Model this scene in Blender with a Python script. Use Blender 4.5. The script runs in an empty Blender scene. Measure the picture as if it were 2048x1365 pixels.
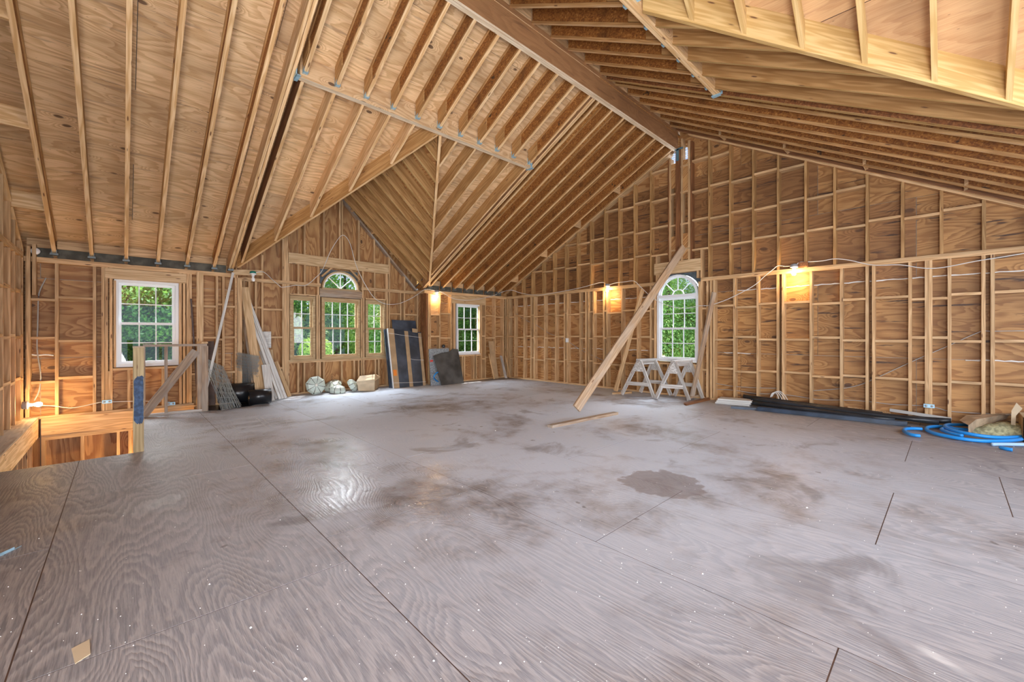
import bpy, bmesh, math, random
from mathutils import Vector as V, Matrix
random.seed(7)
C = bpy.context.scene.collection
S = bpy.context.scene
# ------------------------------------------------------------------ camera
F, CY, HC = 827.0, 669.8, 1.31
YAW = math.radians(46.65)
cd = bpy.data.cameras.new('camera'); cam = bpy.data.objects.new('camera', cd); C.objects.link(cam)
cd.sensor_width = 36; cd.lens = F/2048*36; cd.shift_y = -(682.5-CY)/2048
cd.clip_start = .02; cd.clip_end = 500
cam.location = (0, 0, HC); cam.rotation_euler = (math.pi/2, 0, YAW-math.pi/2)
S.camera = cam
# ------------------------------------------------------------------ look
S.view_settings.view_transform = 'Standard'; S.view_settings.look = 'None'
S.view_settings.exposure = 0.36; S.view_settings.gamma = 1
S.view_settings.use_curve_mapping = False
# ------------------------------------------------------------------ world
w = bpy.data.worlds.new('sky'); S.world = w; w.use_nodes = True
nt = w.node_tree; nt.nodes.clear()
o = nt.nodes.new('ShaderNodeOutputWorld'); b = nt.nodes.new('ShaderNodeBackground')
tc = nt.nodes.new('ShaderNodeTexCoord'); sp = nt.nodes.new('ShaderNodeSeparateXYZ')
r = nt.nodes.new('ShaderNodeValToRGB'); r.color_ramp.elements[0].position = .0; r.color_ramp.elements[0].color = (.60, .71, .95, 1)
r.color_ramp.elements[1].position = .7; r.color_ramp.elements[1].color = (.28, .45, .90, 1)
n = nt.nodes.new('ShaderNodeTexNoise'); n.inputs['Scale'].default_value = 2.2; n.inputs['Detail'].default_value = 6
cr = nt.nodes.new('ShaderNodeValToRGB'); cr.color_ramp.elements[0].position = .56; cr.color_ramp.elements[1].position = .74
mx = nt.nodes.new('ShaderNodeMix'); mx.data_type = 'RGBA'; mx.inputs[7].default_value = (.95, .96, 1, 1)
L = nt.links.new
L(tc.outputs['Generated'], sp.inputs[0]); L(sp.outputs[2], r.inputs[0]); L(tc.outputs['Generated'], n.inputs[0])
L(n.outputs[0], cr.inputs[0]); L(cr.outputs[0], mx.inputs[0]); L(r.outputs[0], mx.inputs[6]); L(mx.outputs[2], b.inputs[0]); L(b.outputs[0], o.inputs[0])
b.inputs[1].default_value = 1.0
# ------------------------------------------------------------------ sun and large lights
sd = bpy.data.lights.new('sun', 'SUN'); sd.energy = 4.0; sd.angle = .01; sd.color = (1, .95, .86)
so = bpy.data.objects.new('sun', sd); C.objects.link(so)
so.rotation_euler = V((-.22, -.42, -1.0)).to_track_quat('-Z', 'Y').to_euler()
def area(name, loc, target, size, energy, col):
    l = bpy.data.lights.new(name, 'AREA'); l.shape = 'RECTANGLE'; l.size = size[0]; l.size_y = size[1]; l.energy = energy; l.color = col
    ob = bpy.data.objects.new(name, l); C.objects.link(ob); ob.location = loc
    ob.rotation_euler = (V(target)-V(loc)).to_track_quat('-Z', 'Y').to_euler()
area('flash_fill', (-1.2, -1.6, 2.3), (5.5, 5.5, 1.6), (3.2, 2.4), 190, (.93, .96, 1))
area('flash_bounce', (-.9, -.9, .35), (2.6, 4.6, 5.0), (2.4, 2.0), 360, (.95, .97, 1))
area('right_fill', (4.5, -2.6, 2.0), (5.5, 5.0, 2.4), (4.5, 2.2), 165, (.93, .96, 1))
# unseen area lamps added outside the windows to boost their daylight
area('daylight_boost_dormer', (3.7, 12.2, 4.6), (4.2, 6.5, 0), (4.5, 2.5), 1100, (.86, .93, 1))
area('daylight_boost_left', (.3, 11.6, 3.6), (.8, 7.0, .2), (2.0, 2.0), 380, (.88, .94, 1))
area('daylight_boost_small', (7.2, 11.6, 3.6), (6.6, 7.0, .2), (2.0, 2.0), 200, (.88, .94, 1))
area('daylight_boost_gable', (11.2, 4.0, 4.2), (6.2, 3.6, .2), (2.0, 2.2), 480, (.88, .94, 1))
# ------------------------------------------------------------------ picture helpers: where a sight line meets a real plane
DX, DY = math.cos(YAW), math.sin(YAW)
def ray(x, y):
    a = (x-1024)/F
    return V((DX+DY*a, DY-DX*a, (CY-y)/F))
EYE = V((0, 0, HC))
def fl(x, y, z=0): q = ray(x, y); return EYE+q*((z-HC)/q.z)
def wy(x, y, Y): q = ray(x, y); return EYE+q*(Y/q.y)
def wx(x, y, X): q = ray(x, y); return EYE+q*(X/q.x)
# ------------------------------------------------------------------ room sizes
XE = 8.61      # inner stud face of the east gable wall
YN = 9.38      # inner stud face of the north eave wall
YD = 9.85      # inner stud face of the dormer wall
XW = -1.05     # inner stud face of the west wall
SD = .14       # stud depth
def zL(Y): return 2.56+.511*(9.35-Y)
def zR(Y): return 5.61+.565*(Y-3.94)
def zD(X): return 4.486-.891*(X-3.69)
def zE(X): return 4.592-.977*(X-3.87)
RD = .27       # rafter depth, plumb
# ------------------------------------------------------------------ materials
def nodes(name):
    m = bpy.data.materials.new(name); m.use_nodes = True
    t = m.node_tree; bs = t.nodes['Principled BSDF']
    return m, t, bs
class G:
    def __init__(s, t): s.t = t
    def n(s, typ, **k):
        x = s.t.nodes.new(typ)
        for a, v in k.items(): setattr(x, a, v)
        return x
    def put(s, sock, v):
        if isinstance(v, bpy.types.NodeSocket): s.t.links.new(v, sock)
        elif isinstance(v, tuple) and len(v) == 3 and sock.type == 'RGBA': sock.default_value = (*v, 1)
        else: sock.default_value = v
    def math(s, op, a, b=0.0, c=None, clamp=False):
        x = s.n('ShaderNodeMath', operation=op); x.use_clamp = clamp
        s.put(x.inputs[0], a); s.put(x.inputs[1], b)
        if c is not None: s.put(x.inputs[2], c)
        return x.outputs[0]
    def vmul(s, a, v):
        x = s.n('ShaderNodeVectorMath', operation='MULTIPLY'); s.put(x.inputs[0], a); s.put(x.inputs[1], v); return x.outputs[0]
    def vadd(s, a, v):
        x = s.n('ShaderNodeVectorMath', operation='ADD'); s.put(x.inputs[0], a); s.put(x.inputs[1], v); return x.outputs[0]
    def noise(s, v, scale=1, detail=2, rough=.5, dist=0):
        x = s.n('ShaderNodeTexNoise'); s.put(x.inputs['Vector'], v)
        x.inputs['Scale'].default_value = scale; x.inputs['Detail'].default_value = detail
        x.inputs['Roughness'].default_value = rough; x.inputs['Distortion'].default_value = dist
        return x.outputs[0]
    def voro(s, v, scale=1, feat='F1', col=False, rnd=1):
        x = s.n('ShaderNodeTexVoronoi', feature=feat); s.put(x.inputs['Vector'], v); x.inputs['Scale'].default_value = scale
        x.inputs['Randomness'].default_value = rnd
        return x.outputs['Color'] if col else x.outputs['Distance']
    def step(s, v, lo, hi, a=0., b=1.):
        x = s.n('ShaderNodeMapRange'); x.interpolation_type = 'SMOOTHSTEP'
        s.put(x.inputs[0], v); x.inputs[1].default_value = lo; x.inputs[2].default_value = hi
        x.inputs[3].default_value = a; x.inputs[4].default_value = b; return x.outputs[0]
    def mix(s, f, a, b, mode='MIX'):
        x = s.n('ShaderNodeMix', data_type='RGBA', blend_type=mode); s.put(x.inputs[0], f); s.put(x.inputs[6], a); s.put(x.inputs[7], b)
        return x.outputs[2]
    def comb(s, a, b, c):
        x = s.n('ShaderNodeCombineXYZ'); s.put(x.inputs[0], a); s.put(x.inputs[1], b); s.put(x.inputs[2], c); return x.outputs[0]
    def sep(s, v):
        x = s.n('ShaderNodeSeparateXYZ'); s.put(x.inputs[0], v); return x.outputs
    def bump(s, h, k, d=.01):
        x = s.n('ShaderNodeBump'); x.inputs['Strength'].default_value = k; x.inputs['Distance'].default_value = d; s.put(x.inputs['Height'], h); return x.outputs[0]
def objv(g, off=True):
    tc = g.n('ShaderNodeTexCoord'); v = tc.outputs['Object']
    oi = g.n('ShaderNodeObjectInfo'); rnd = oi.outputs['Random']
    if off: v = g.vadd(v, g.comb(g.math('MULTIPLY', rnd, 97.), g.math('MULTIPLY', rnd, 41.), g.math('MULTIPLY', rnd, 17.)))
    return v, rnd
def plain(name, col, rough=.6, metal=0, emit=None, es=1, noise=0, nscale=8):
    m, t, b = nodes(name); g = G(t)
    c = (*col, 1)
    b.inputs['Base Color'].default_value = c; b.inputs['Roughness'].default_value = rough; b.inputs['Metallic'].default_value = metal
    if noise:
        v, rnd = objv(g); nn = g.noise(v, nscale, 4)
        g.put(b.inputs['Base Color'], g.mix(g.step(nn, .35, .7), tuple(x*(1-noise) for x in col), tuple(min(1, x*(1+noise)) for x in col)))
    if emit: b.inputs['Emission Color'].default_value = (*emit, 1); b.inputs['Emission Strength'].default_value = es
    return m
def lumber(name, ca, cb, var=.28, knot=(.16, .07, .03), rough=.62, grey=0, kn=.06):
    m, t, b = nodes(name); g = G(t); v, rnd = objv(g)
    st = g.noise(g.vmul(v, (1.6, 42, 42)), 1, 3, .6)
    wv = g.noise(g.vmul(v, (.7, 9, 9)), 1, 2)
    rings = g.math('SINE', g.math('MULTIPLY', wv, 46.))
    k = g.voro(g.vmul(v, (2.6, 13, 13)), 1)
    f = g.math('ADD', g.math('MULTIPLY', st, .75), g.math('MULTIPLY', rings, .13))
    c = g.mix(g.step(f, .2, .62), cb, ca)
    c = g.mix(g.step(k, kn, kn+.07, 1, 0), c, knot)
    if grey:
        c = g.mix(g.math('MULTIPLY', g.step(g.noise(g.vmul(v, (1.5, 6, 6)), 1, 3), .42, .6), grey), c, (.42, .36, .30))
    br = g.math('ADD', g.math('MULTIPLY', rnd, var), 1-var/2)
    c = g.mix(1., c, g.comb(br, g.math('ADD', g.math('MULTIPLY', br, .9), .1), g.math('ADD', g.math('MULTIPLY', br, .8), .2)), 'MULTIPLY')
    g.put(b.inputs['Base Color'], c); b.inputs['Roughness'].default_value = rough
    return m
def ply(name, ca, cb, knot=(.10, .045, .02), stain=0, staincol=(.06, .03, .02), var=.25, rough=.6, dens=1., ringk=.5):
    """rotary-cut plywood face: local X is the grain"""
    m, t, b = nodes(name); g = G(t); v, rnd = objv(g)
    q_ = g.sep(v); xy = g.comb(q_[0], g.math('ADD', q_[1], q_[2]), 0.)
    base = g.noise(g.vmul(xy, (.55, 2.2, 1)), 1, 1.2)
    kc = g.vadd(g.vmul(xy, (1.55*dens, 3.0*dens, 1)), g.comb(g.math('MULTIPLY', base, .5), 0., 0.))
    keep = g.step(g.sep(g.voro(kc, 1, col=True))[0], .36, .40, 1, 0)
    kv = g.math('ADD', g.voro(kc, 1), g.math('MULTIPLY', keep, .6))
    kb = g.step(kv, 0., .42, 1, 0)
    wob = g.noise(g.vmul(xy, (1.6, 9, 1)), 1, 2)
    ph = g.math('ADD', g.math('ADD', g.math('MULTIPLY', base, 15.), g.math('MULTIPLY', kb, 4.)), g.math('MULTIPLY', wob, 1.6))
    saw = g.math('FRACT', ph)
    ring = g.math('MULTIPLY', g.step(saw, .2, .88), g.step(saw, .92, 1., 1, 0))
    fine = g.noise(g.vmul(xy, (4, 95, 1)), 1, 3, .65)
    f = g.math('ADD', g.math('MULTIPLY', ring, ringk), g.math('MULTIPLY', g.step(fine, .3, .75), .5), None, True)
    c = g.mix(f, ca, cb)
    big = g.noise(g.vmul(xy, (.7, 1.7, 1)), 1, 3)
    c = g.mix(g.math('MULTIPLY', g.step(big, .4, .75), .45), c, tuple(x*.55 for x in cb))
    c = g.mix(g.step(kv, .075, .125, .88, 0), c, knot)
    sp = g.voro(g.vmul(xy, (7, 26, 1)), 1)
    c = g.mix(g.step(sp, .03, .09, .75, 0), c, knot)
    if stain:
        s1 = g.noise(g.vmul(xy, (1.1, 13, 1)), 1, 4, .65, .2)
        c = g.mix(g.math('MULTIPLY', g.step(s1, .58, .66), stain), c, staincol)
    br = g.math('ADD', g.math('MULTIPLY', rnd, var), 1-var/2)
    c = g.mix(1., c, g.comb(br, br, g.math('ADD', g.math('MULTIPLY', br, .8), .2)), 'MULTIPLY')
    g.put(b.inputs['Base Color'], c); b.inputs['Roughness'].default_value = rough
    return m
def osb(name, ca, cb, cc):
    m, t, b = nodes(name); g = G(t); v, rnd = objv(g)
    v2 = g.vadd(v, g.vmul(g.comb(g.noise(v, 9, 2), g.noise(g.vadd(v, (5, 5, 5)), 9, 2), 0.), (.08, .08, .08)))
    c1 = g.voro(g.vmul(v2, (30, 80, 70)), 1, col=True); c2 = g.voro(g.vmul(v2, (66, 32, 50)), 1, col=True)
    a = g.sep(c1)[0]; d = g.sep(c2)[1]
    f = g.math('MULTIPLY', g.math('ADD', a, d), .5)
    c = g.mix(g.step(f, .2, .6), cb, ca); c = g.mix(g.step(f, .72, .9), c, cc)
    c = g.mix(g.step(g.noise(v, 3, 3), .55, .75, 0, .6), c, tuple(x*.35 for x in cb))
    c = g.mix(g.step(g.noise(g.vadd(v, (7, 3, 1)), 4.5, 3, .6), .66, .70, 0, .85), c, (.02, .014, .010))
    br = g.math('ADD', g.math('MULTIPLY', rnd, .25), .88)
    c = g.mix(1., c, g.comb(br, br, br), 'MULTIPLY')
    g.put(b.inputs['Base Color'], c); b.inputs['Roughness'].default_value = .7
    return m
def floor_mat():
    m, t, b = nodes('weathered_floor_plywood'); g = G(t); v, rnd = objv(g)
    geo = g.n('ShaderNodeNewGeometry'); P = geo.outputs['Position']
    xy = g.vmul(v, (1, 1, 0))
    base = g.noise(g.vmul(xy, (.4, 1.9, 1)), 1, 1.)
    kv = g.voro(g.vmul(xy, (.8, 2.0, 1)), 1); kb = g.step(kv, 0., .5, 1, 0)
    wob = g.noise(g.vmul(xy, (2.5, 12, 1)), 1, 2)
    jag = g.noise(g.vmul(xy, (9, 60, 1)), 1, 2)
    ph = g.math('ADD', g.math('ADD', g.math('MULTIPLY', base, 46.), g.math('MULTIPLY', kb, 9.)), g.math('ADD', g.math('MULTIPLY', wob, 1.6), g.math('MULTIPLY', jag, .8)))
    saw = g.math('FRACT', ph); ring = g.math('MULTIPLY', g.step(saw, .0, .7), g.step(saw, .8, 1., 1, 0))
    fine = g.noise(g.vmul(xy, (6, 120, 1)), 1, 3, .7)
    speck = g.noise(P, 34, 3, .7)
    f = g.math('ADD', g.math('MULTIPLY', ring, .55), g.math('MULTIPLY', g.step(fine, .38, .68), .6), None, True)
    c = g.mix(f, (.335, .295, .275), (.115, .097, .092))
    # dry dusting with window glare painted in, paler towards the middle of the room
    dust_glare = g.noise(P, .55, 4, .6, .4)
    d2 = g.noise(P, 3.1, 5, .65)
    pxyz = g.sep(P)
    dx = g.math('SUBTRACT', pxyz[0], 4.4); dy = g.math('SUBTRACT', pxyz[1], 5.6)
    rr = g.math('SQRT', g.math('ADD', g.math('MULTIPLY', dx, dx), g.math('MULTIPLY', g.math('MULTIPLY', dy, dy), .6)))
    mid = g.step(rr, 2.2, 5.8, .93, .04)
    dd = g.math('MULTIPLY', g.step(g.math('ADD', g.math('MULTIPLY', dust_glare, .65), g.math('MULTIPLY', d2, .35)), .30, .52), mid)
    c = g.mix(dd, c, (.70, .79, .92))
    # dark grime and drips
    st = g.noise(g.vadd(P, (3.3, 1.7, 0)), 1.15, 5, .62, .8)
    c = g.mix(g.math('MULTIPLY', g.step(st, .57, .70), .5), c, (.115, .10, .098))
    dr = g.voro(g.vadd(P, g.vmul(g.comb(g.noise(P, 14, 2), g.noise(P, 11, 2), 0.), (.08, .08, 0))), 5.2)
    grp = g.step(g.noise(P, .9, 2), .5, .62)
    c = g.mix(g.math('MULTIPLY', g.step(dr, .07, .14, .6, 0), grp), c, (.10, .085, .08))
    # the round patch right of centre
    q = fl(1322, 966); ax = g.math('SUBTRACT', pxyz[0], q.x); ay = g.math('SUBTRACT', pxyz[1], q.y)
    nn = g.math('MULTIPLY', g.math('SUBTRACT', g.noise(P, 6, 4), .5), .42)
    pr = g.math('ADD', g.math('SQRT', g.math('ADD', g.math('MULTIPLY', ax, ax), g.math('MULTIPLY', ay, ay))), nn)
    c = g.mix(g.step(pr, .30, .345, .62, 0), c, (.20, .155, .145))
    # white plaster smears
    wsp = g.noise(P, 7.5, 6, .75)
    c = g.mix(g.math('MULTIPLY', g.step(wsp, .66, .74), .55), c, (.72, .72, .72))
    c = g.mix(g.step(speck, .70, .76, 0, .6), c, (.10, .09, .09))
    br = g.math('ADD', g.math('MULTIPLY', rnd, .14), .93)
    c = g.mix(1., c, g.comb(br, br, br), 'MULTIPLY')
    g.put(b.inputs['Base Color'], c)
    # old varnish spill: smoother, paler film on the boards
    q = fl(700, 925); ax = g.math('SUBTRACT', pxyz[0], q.x); ay = g.math('MULTIPLY', g.math('SUBTRACT', pxyz[1], q.y), .55)
    pr2 = g.math('ADD', g.math('SQRT', g.math('ADD', g.math('MULTIPLY', ax, ax), g.math('MULTIPLY', ay, ay))), g.math('MULTIPLY', g.math('SUBTRACT', g.noise(P, 2.6, 6, .7), .5), 2.2))
    film = g.step(pr2, .6, 1.2, 1, 0)
    rg = g.math('ADD', g.step(dust_glare, .35, .65, .36, .55), g.math('MULTIPLY', ring, .10))
    rg = g.math('SUBTRACT', rg, g.math('MULTIPLY', film, .22))
    g.put(b.inputs['Roughness'], rg)
    b.inputs['Specular IOR Level'].default_value = .6
    g.put(b.inputs['Normal'], g.bump(g.math('ADD', g.math('MULTIPLY', ring, .5), fine), .25, .004))
    return m
M = {}
M['stud'] = lumber('stud_lumber', (.72, .475, .25), (.50, .295, .135), .28)
M['rafter'] = lumber('rafter_lumber', (.82, .57, .32), (.60, .35, .15), .18)
M['flange_shade'] = lumber('rafter_flange_shade', (.56, .31, .12), (.36, .18, .06), .2)  # shade under the roof put into the colour of the flange sides
M['upper_stud'] = lumber('upper_gable_stud', (.54, .32, .13), (.35, .18, .06), .3)  # darker lumber for the upper studs of the gable
M['dark_lumber'] = lumber('dark_and_shaded_lumber', (.30, .125, .045), (.17, .065, .022), .25)
M['new_lumber'] = lumber('fresh_yellow_lumber', (.66, .44, .19), (.50, .30, .10), .15)
M['valley'] = lumber('valley_lumber', (.56, .32, .125), (.38, .19, .06), .1)
M['grey_lumber'] = lumber('weathered_lumber', (.50, .36, .24), (.30, .20, .13), .2, grey=.7)
M['saw_lumber'] = lumber('paint_spattered_lumber', (.72, .72, .70), (.40, .36, .32), .15, grey=.3)
M['plank'] = lumber('handled_plank', (.62, .43, .27), (.43, .28, .16), .05, grey=.4)
M['pine'] = lumber('pale_pine', (.72, .52, .30), (.52, .33, .16), .25)
M['primed'] = lumber('primed_white_lumber', (.74, .74, .71), (.58, .57, .54), .1, knot=(.5, .47, .42))
M['post_green'] = lumber('treated_post', (.50, .38, .20), (.34, .24, .11), .1)
M['ply_dormer'] = ply('dormer_plywood', (.66, .40, .19), (.45, .22, .085), stain=.3, staincol=(.3, .12, .06), ringk=.35)
M['lvl'] = ply('laminated_beam', (.42, .21, .09), (.26, .115, .045), stain=.5, staincol=(.14, .06, .03), ringk=.35)
M['lvl_edge'] = lumber('laminated_beam_edge', (.88, .74, .56), (.70, .54, .36), .1, kn=.01)
M['osb'] = osb('osb_sheathing', (.45, .195, .045), (.28, .10, .02), (.62, .33, .10))
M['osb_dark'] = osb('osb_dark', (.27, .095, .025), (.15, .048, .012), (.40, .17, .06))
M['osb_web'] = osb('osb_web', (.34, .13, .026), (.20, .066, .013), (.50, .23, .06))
M['ply_roof'] = ply('roof_plywood', (.84, .57, .32), (.50, .275, .11), stain=.5, staincol=(.28, .17, .10), dens=1.5, ringk=.5)
M['ply_wall'] = ply('wall_plywood', (.60, .34, .135), (.33, .14, .043), stain=.3, ringk=.75, dens=1.2)
M['ply_gable'] = ply('stained_wall_plywood', (.52, .28, .10), (.28, .122, .036), stain=.95, dens=1.2, ringk=.7)
M['ply_gable_dark'] = ply('water_darkened_wall_plywood', (.36, .175, .062), (.19, .08, .026), stain=.95, ringk=.6)
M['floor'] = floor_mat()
M['metal'] = plain('galvanised_steel', (.36, .58, .72), .4, .35, noise=.2)
M['shoe'] = plain('dull_steel_shoe', (.16, .19, .20), .5, .5)
M['hurricane'] = plain('blue_grey_strap', (.15, .30, .38), .45, .5)
M['vinyl'] = plain('white_vinyl', (.80, .82, .84), .35)
M['white'] = plain('white_plastic', (.8, .8, .8), .4)
M['wood_frame'] = lumber('clear_pine_window_frame', (.58, .42, .23), (.44, .29, .14), .05, kn=.0)
M['black'] = plain('black_pipe', (.022, .025, .03), .32, noise=.3, nscale=5)
M['blue_black'] = plain('dark_blue_channel', (.03, .05, .085), .35, noise=.3, nscale=6)
M['black_roll'] = plain('black_membrane', (.012, .013, .016), .28)
M['blue_hose'] = plain('blue_pex', (.02, .30, .82), .35)
M['pale_hose'] = plain('pale_blue_pipe', (.42, .62, .88), .4)
M['blue_paint'] = plain('blue_paint', (.045, .085, .17), .7, noise=.35, nscale=30)
M['cable'] = plain('white_cable', (.74, .72, .68), .5)
M['cable_grey'] = plain('grey_cable', (.40, .39, .37), .5)
M['foam'] = plain('white_foam', (.86, .86, .83), .8)
M['cardboard'] = plain('cardboard', (.46, .31, .17), .8, noise=.12, nscale=5)
M['cardboard_pale'] = plain('pale_cardboard', (.60, .48, .32), .8, noise=.1, nscale=5)
M['kraft'] = plain('kraft_paper', (.46, .34, .22), .75, noise=.2)
M['wool'] = plain('mineral_wool', (.42, .42, .26), .95, noise=.35, nscale=25)
M['charcoal'] = plain('charcoal_panel', (.05, .065, .09), .38, noise=.4, nscale=3)
M['charcoal_warm'] = plain('dusty_slab', (.07, .07, .068), .5, noise=.5, nscale=2.5)
M['grey_board'] = plain('speckled_grey_board', (.30, .33, .35), .7, noise=.35, nscale=40)
M['green'] = plain('green_enamel', (.01, .20, .15), .4)
M['tin'] = plain('grey_box', (.3, .3, .3), .5)
M['wire'] = plain('grey_wire', (.42, .50, .54), .4, .6)
M['shade_glass'] = plain('frosted_pale_green_glass', (.60, .68, .60), .35)
M['came'] = plain('white_came', (.82, .80, .70), .4)
M['seam'] = plain('dark_came', (.10, .11, .10), .5)
M['tape'] = plain('orange_label', (.85, .25, .03), .5)
M['red'] = plain('red_label', (.7, .08, .06), .5)
M['white_strap'] = plain('white_strap', (.85, .85, .82), .5)
M['eave_wood'] = plain('weathered_eave_board', (.12, .11, .085), .8, noise=.3)
M['chalk'] = plain('chalk_line', (.62, .64, .66), .9)
M['dark_wood'] = plain('dark_brown_board', (.09, .05, .035), .6, noise=.3)
M['wrap'] = plain('dark_house_wrap', (.10, .13, .15), .6, noise=.3)
M['siding'] = plain('outer_siding', (.55, .53, .48), .7)
M['shingle'] = plain('roof_shingles', (.10, .10, .11), .9)
M['bulb_on'] = plain('lit_bulb', (1, .9, .7), .4, emit=(1, .86, .58), es=45)
M['bulb_off'] = plain('unlit_bulb', (.9, .9, .9), .25)
M['grass'] = plain('lawn', (.10, .22, .03), .95, noise=.4, nscale=.8)
M['bark'] = plain('bark', (.12, .085, .06), .9, noise=.3)
def leafmat(name, col, col2):
    m, t, b = nodes(name); g = G(t)
    geo = g.n('ShaderNodeNewGeometry'); c = g.mix(g.step(g.noise(geo.outputs['Position'], 1.4, 4), .35, .65), col, col2)
    g.put(b.inputs['Base Color'], c); b.inputs['Roughness'].default_value = .5
    tr = g.n('ShaderNodeBsdfTranslucent'); g.put(tr.inputs[0], g.mix(1., c, (1., 1., .5), 'MULTIPLY'))
    ms = g.n('ShaderNodeMixShader'); ms.inputs[0].default_value = .4
    out = [x for x in t.nodes if x.type == 'OUTPUT_MATERIAL'][0]
    t.links.new(b.outputs[0], ms.inputs[1]); t.links.new(tr.outputs[0], ms.inputs[2]); t.links.new(ms.outputs[0], out.inputs[0])
    return m
M['leaf_bright'] = leafmat('bright_leaves', (.34, .62, .07), (.62, .82, .16))
M['leaf_mid'] = leafmat('mid_green_leaves', (.17, .40, .10), (.40, .62, .18))
M['leaf_dark'] = leafmat('deep_green_leaves', (.035, .125, .03), (.13, .30, .06))
def glassmat():
    m, t, b = nodes('window_glass'); g = G(t)
    tr = g.n('ShaderNodeBsdfTransparent'); gl = g.n('ShaderNodeBsdfGlossy'); gl.inputs['Roughness'].default_value = .02
    ms = g.n('ShaderNodeMixShader'); ms.inputs[0].default_value = .05
    out = [x for x in t.nodes if x.type == 'OUTPUT_MATERIAL'][0]
    t.links.new(tr.outputs[0], ms.inputs[1]); t.links.new(gl.outputs[0], ms.inputs[2]); t.links.new(ms.outputs[0], out.inputs[0])
    return m
M['glass'] = glassmat()
# ------------------------------------------------------------------ builders
def frame(x, z):
    x = V(x).normalized(); z = V(z); y = z.cross(x).normalized(); z = x.cross(y)
    return Matrix((x, y, z)).transposed()
def mesh_obj(name, verts, faces, mats, parent=None, org=None, rot=None, midx=None, smooth=False):
    """verts in world space; the object gets a frame of its own so its grain follows it"""
    org = V(org) if org is not None else sum((V(v) for v in verts), V())/len(verts)
    rot = rot or Matrix.Identity(3); inv = rot.transposed()
    me = bpy.data.meshes.new(name); me.from_pydata([inv @ (V(v)-org) for v in verts], [], faces)
    if not isinstance(mats, (list, tuple)): mats = [mats]
    for m in mats: me.materials.append(M[m])
    if midx:
        for p, i in zip(me.polygons, midx): p.material_index = i
    if smooth:
        for p in me.polygons: p.use_smooth = True
    ob = bpy.data.objects.new(name, me); ob.matrix_world = Matrix.Translation(org) @ rot.to_4x4()
    C.objects.link(ob)
    if parent is not None:
        ob.parent = parent; ob.matrix_parent_inverse = parent_inv(parent)
    return ob
INV = {}
def parent_inv(p):
    m = Matrix.Identity(4); q = p
    chain = []
    while q is not None: chain.append(q); q = q.parent
    # world matrix of p: product of (parent_inverse @ local)
    for q in reversed(chain): m = m @ q.matrix_parent_inverse @ q.matrix_basis
    return m.inverted()
HF = [(0, 3, 2, 1), (4, 5, 6, 7), (0, 1, 5, 4), (2, 3, 7, 6), (1, 2, 6, 5), (3, 0, 4, 7)]
def hexa(name, a, b, side, up, mat, parent=None, edge=None):
    """bar from a to b; a,b lie on the centre of its underside. face order: bottom, top, side, side, end, end"""
    a, b, side, up = V(a), V(b), V(side), V(up)
    vs = [a-side, b-side, b+side, a+side, a-side+up, b-side+up, b+side+up, a+side+up]
    mats, mi = [mat], None
    if edge: mats = [edge, mat]; mi = [0, 1, 1, 1, 1, 1]
    # make sure normals point out
    if (b-a).cross(side).dot(up) < 0: fs = [tuple(reversed(f)) for f in HF]
    else: fs = HF
    return mesh_obj(name, vs, fs, mats, parent, a, frame(b-a, up), mi)
def board(name, p0, p1, w, t, n, mat, parent=None):
    """board centred on p0-p1, face normal n, width w, thickness t"""
    p0, p1 = V(p0), V(p1); R = frame(p1-p0, n); y, z = R.col[1], R.col[2]
    return hexa(name, p0-z*t/2, p1-z*t/2, y*w/2, z*t, mat, parent)
def box(name, lo, hi, mat, parent=None, along='x'):
    lo, hi = V(lo), V(hi); c = (lo+hi)/2; d = hi-lo
    if along == 'x': return hexa(name, (lo.x, c.y, lo.z), (hi.x, c.y, lo.z), (0, d.y/2, 0), (0, 0, d.z), mat, parent)
    if along == 'y': return hexa(name, (c.x, lo.y, lo.z), (c.x, hi.y, lo.z), (d.x/2, 0, 0), (0, 0, d.z), mat, parent)
    return hexa(name, (c.x, lo.y, lo.z), (c.x, lo.y, hi.z), (d.x/2, 0, 0), (0, d.y, 0), mat, parent)
def stuff_mesh(boxes):
    vs, fs = [], []
    for lo, hi in boxes:
        k = len(vs)
        vs += [(lo[0], lo[1], lo[2]), (hi[0], lo[1], lo[2]), (hi[0], hi[1], lo[2]), (lo[0], hi[1], lo[2]),
               (lo[0], lo[1], hi[2]), (hi[0], lo[1], hi[2]), (hi[0], hi[1], hi[2]), (lo[0], hi[1], hi[2])]
        fs += [tuple(k+i for i in f) for f in [(0, 3, 2, 1), (4, 5, 6, 7), (0, 1, 5, 4), (2, 3, 7, 6), (1, 2, 6, 5), (3, 0, 4, 7)]]
    return vs, fs
def boxes_obj(name, boxes, mat, parent=None):
    vs, fs = stuff_mesh(boxes); return mesh_obj(name, vs, fs, mat, parent, (0, 0, 0))
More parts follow.
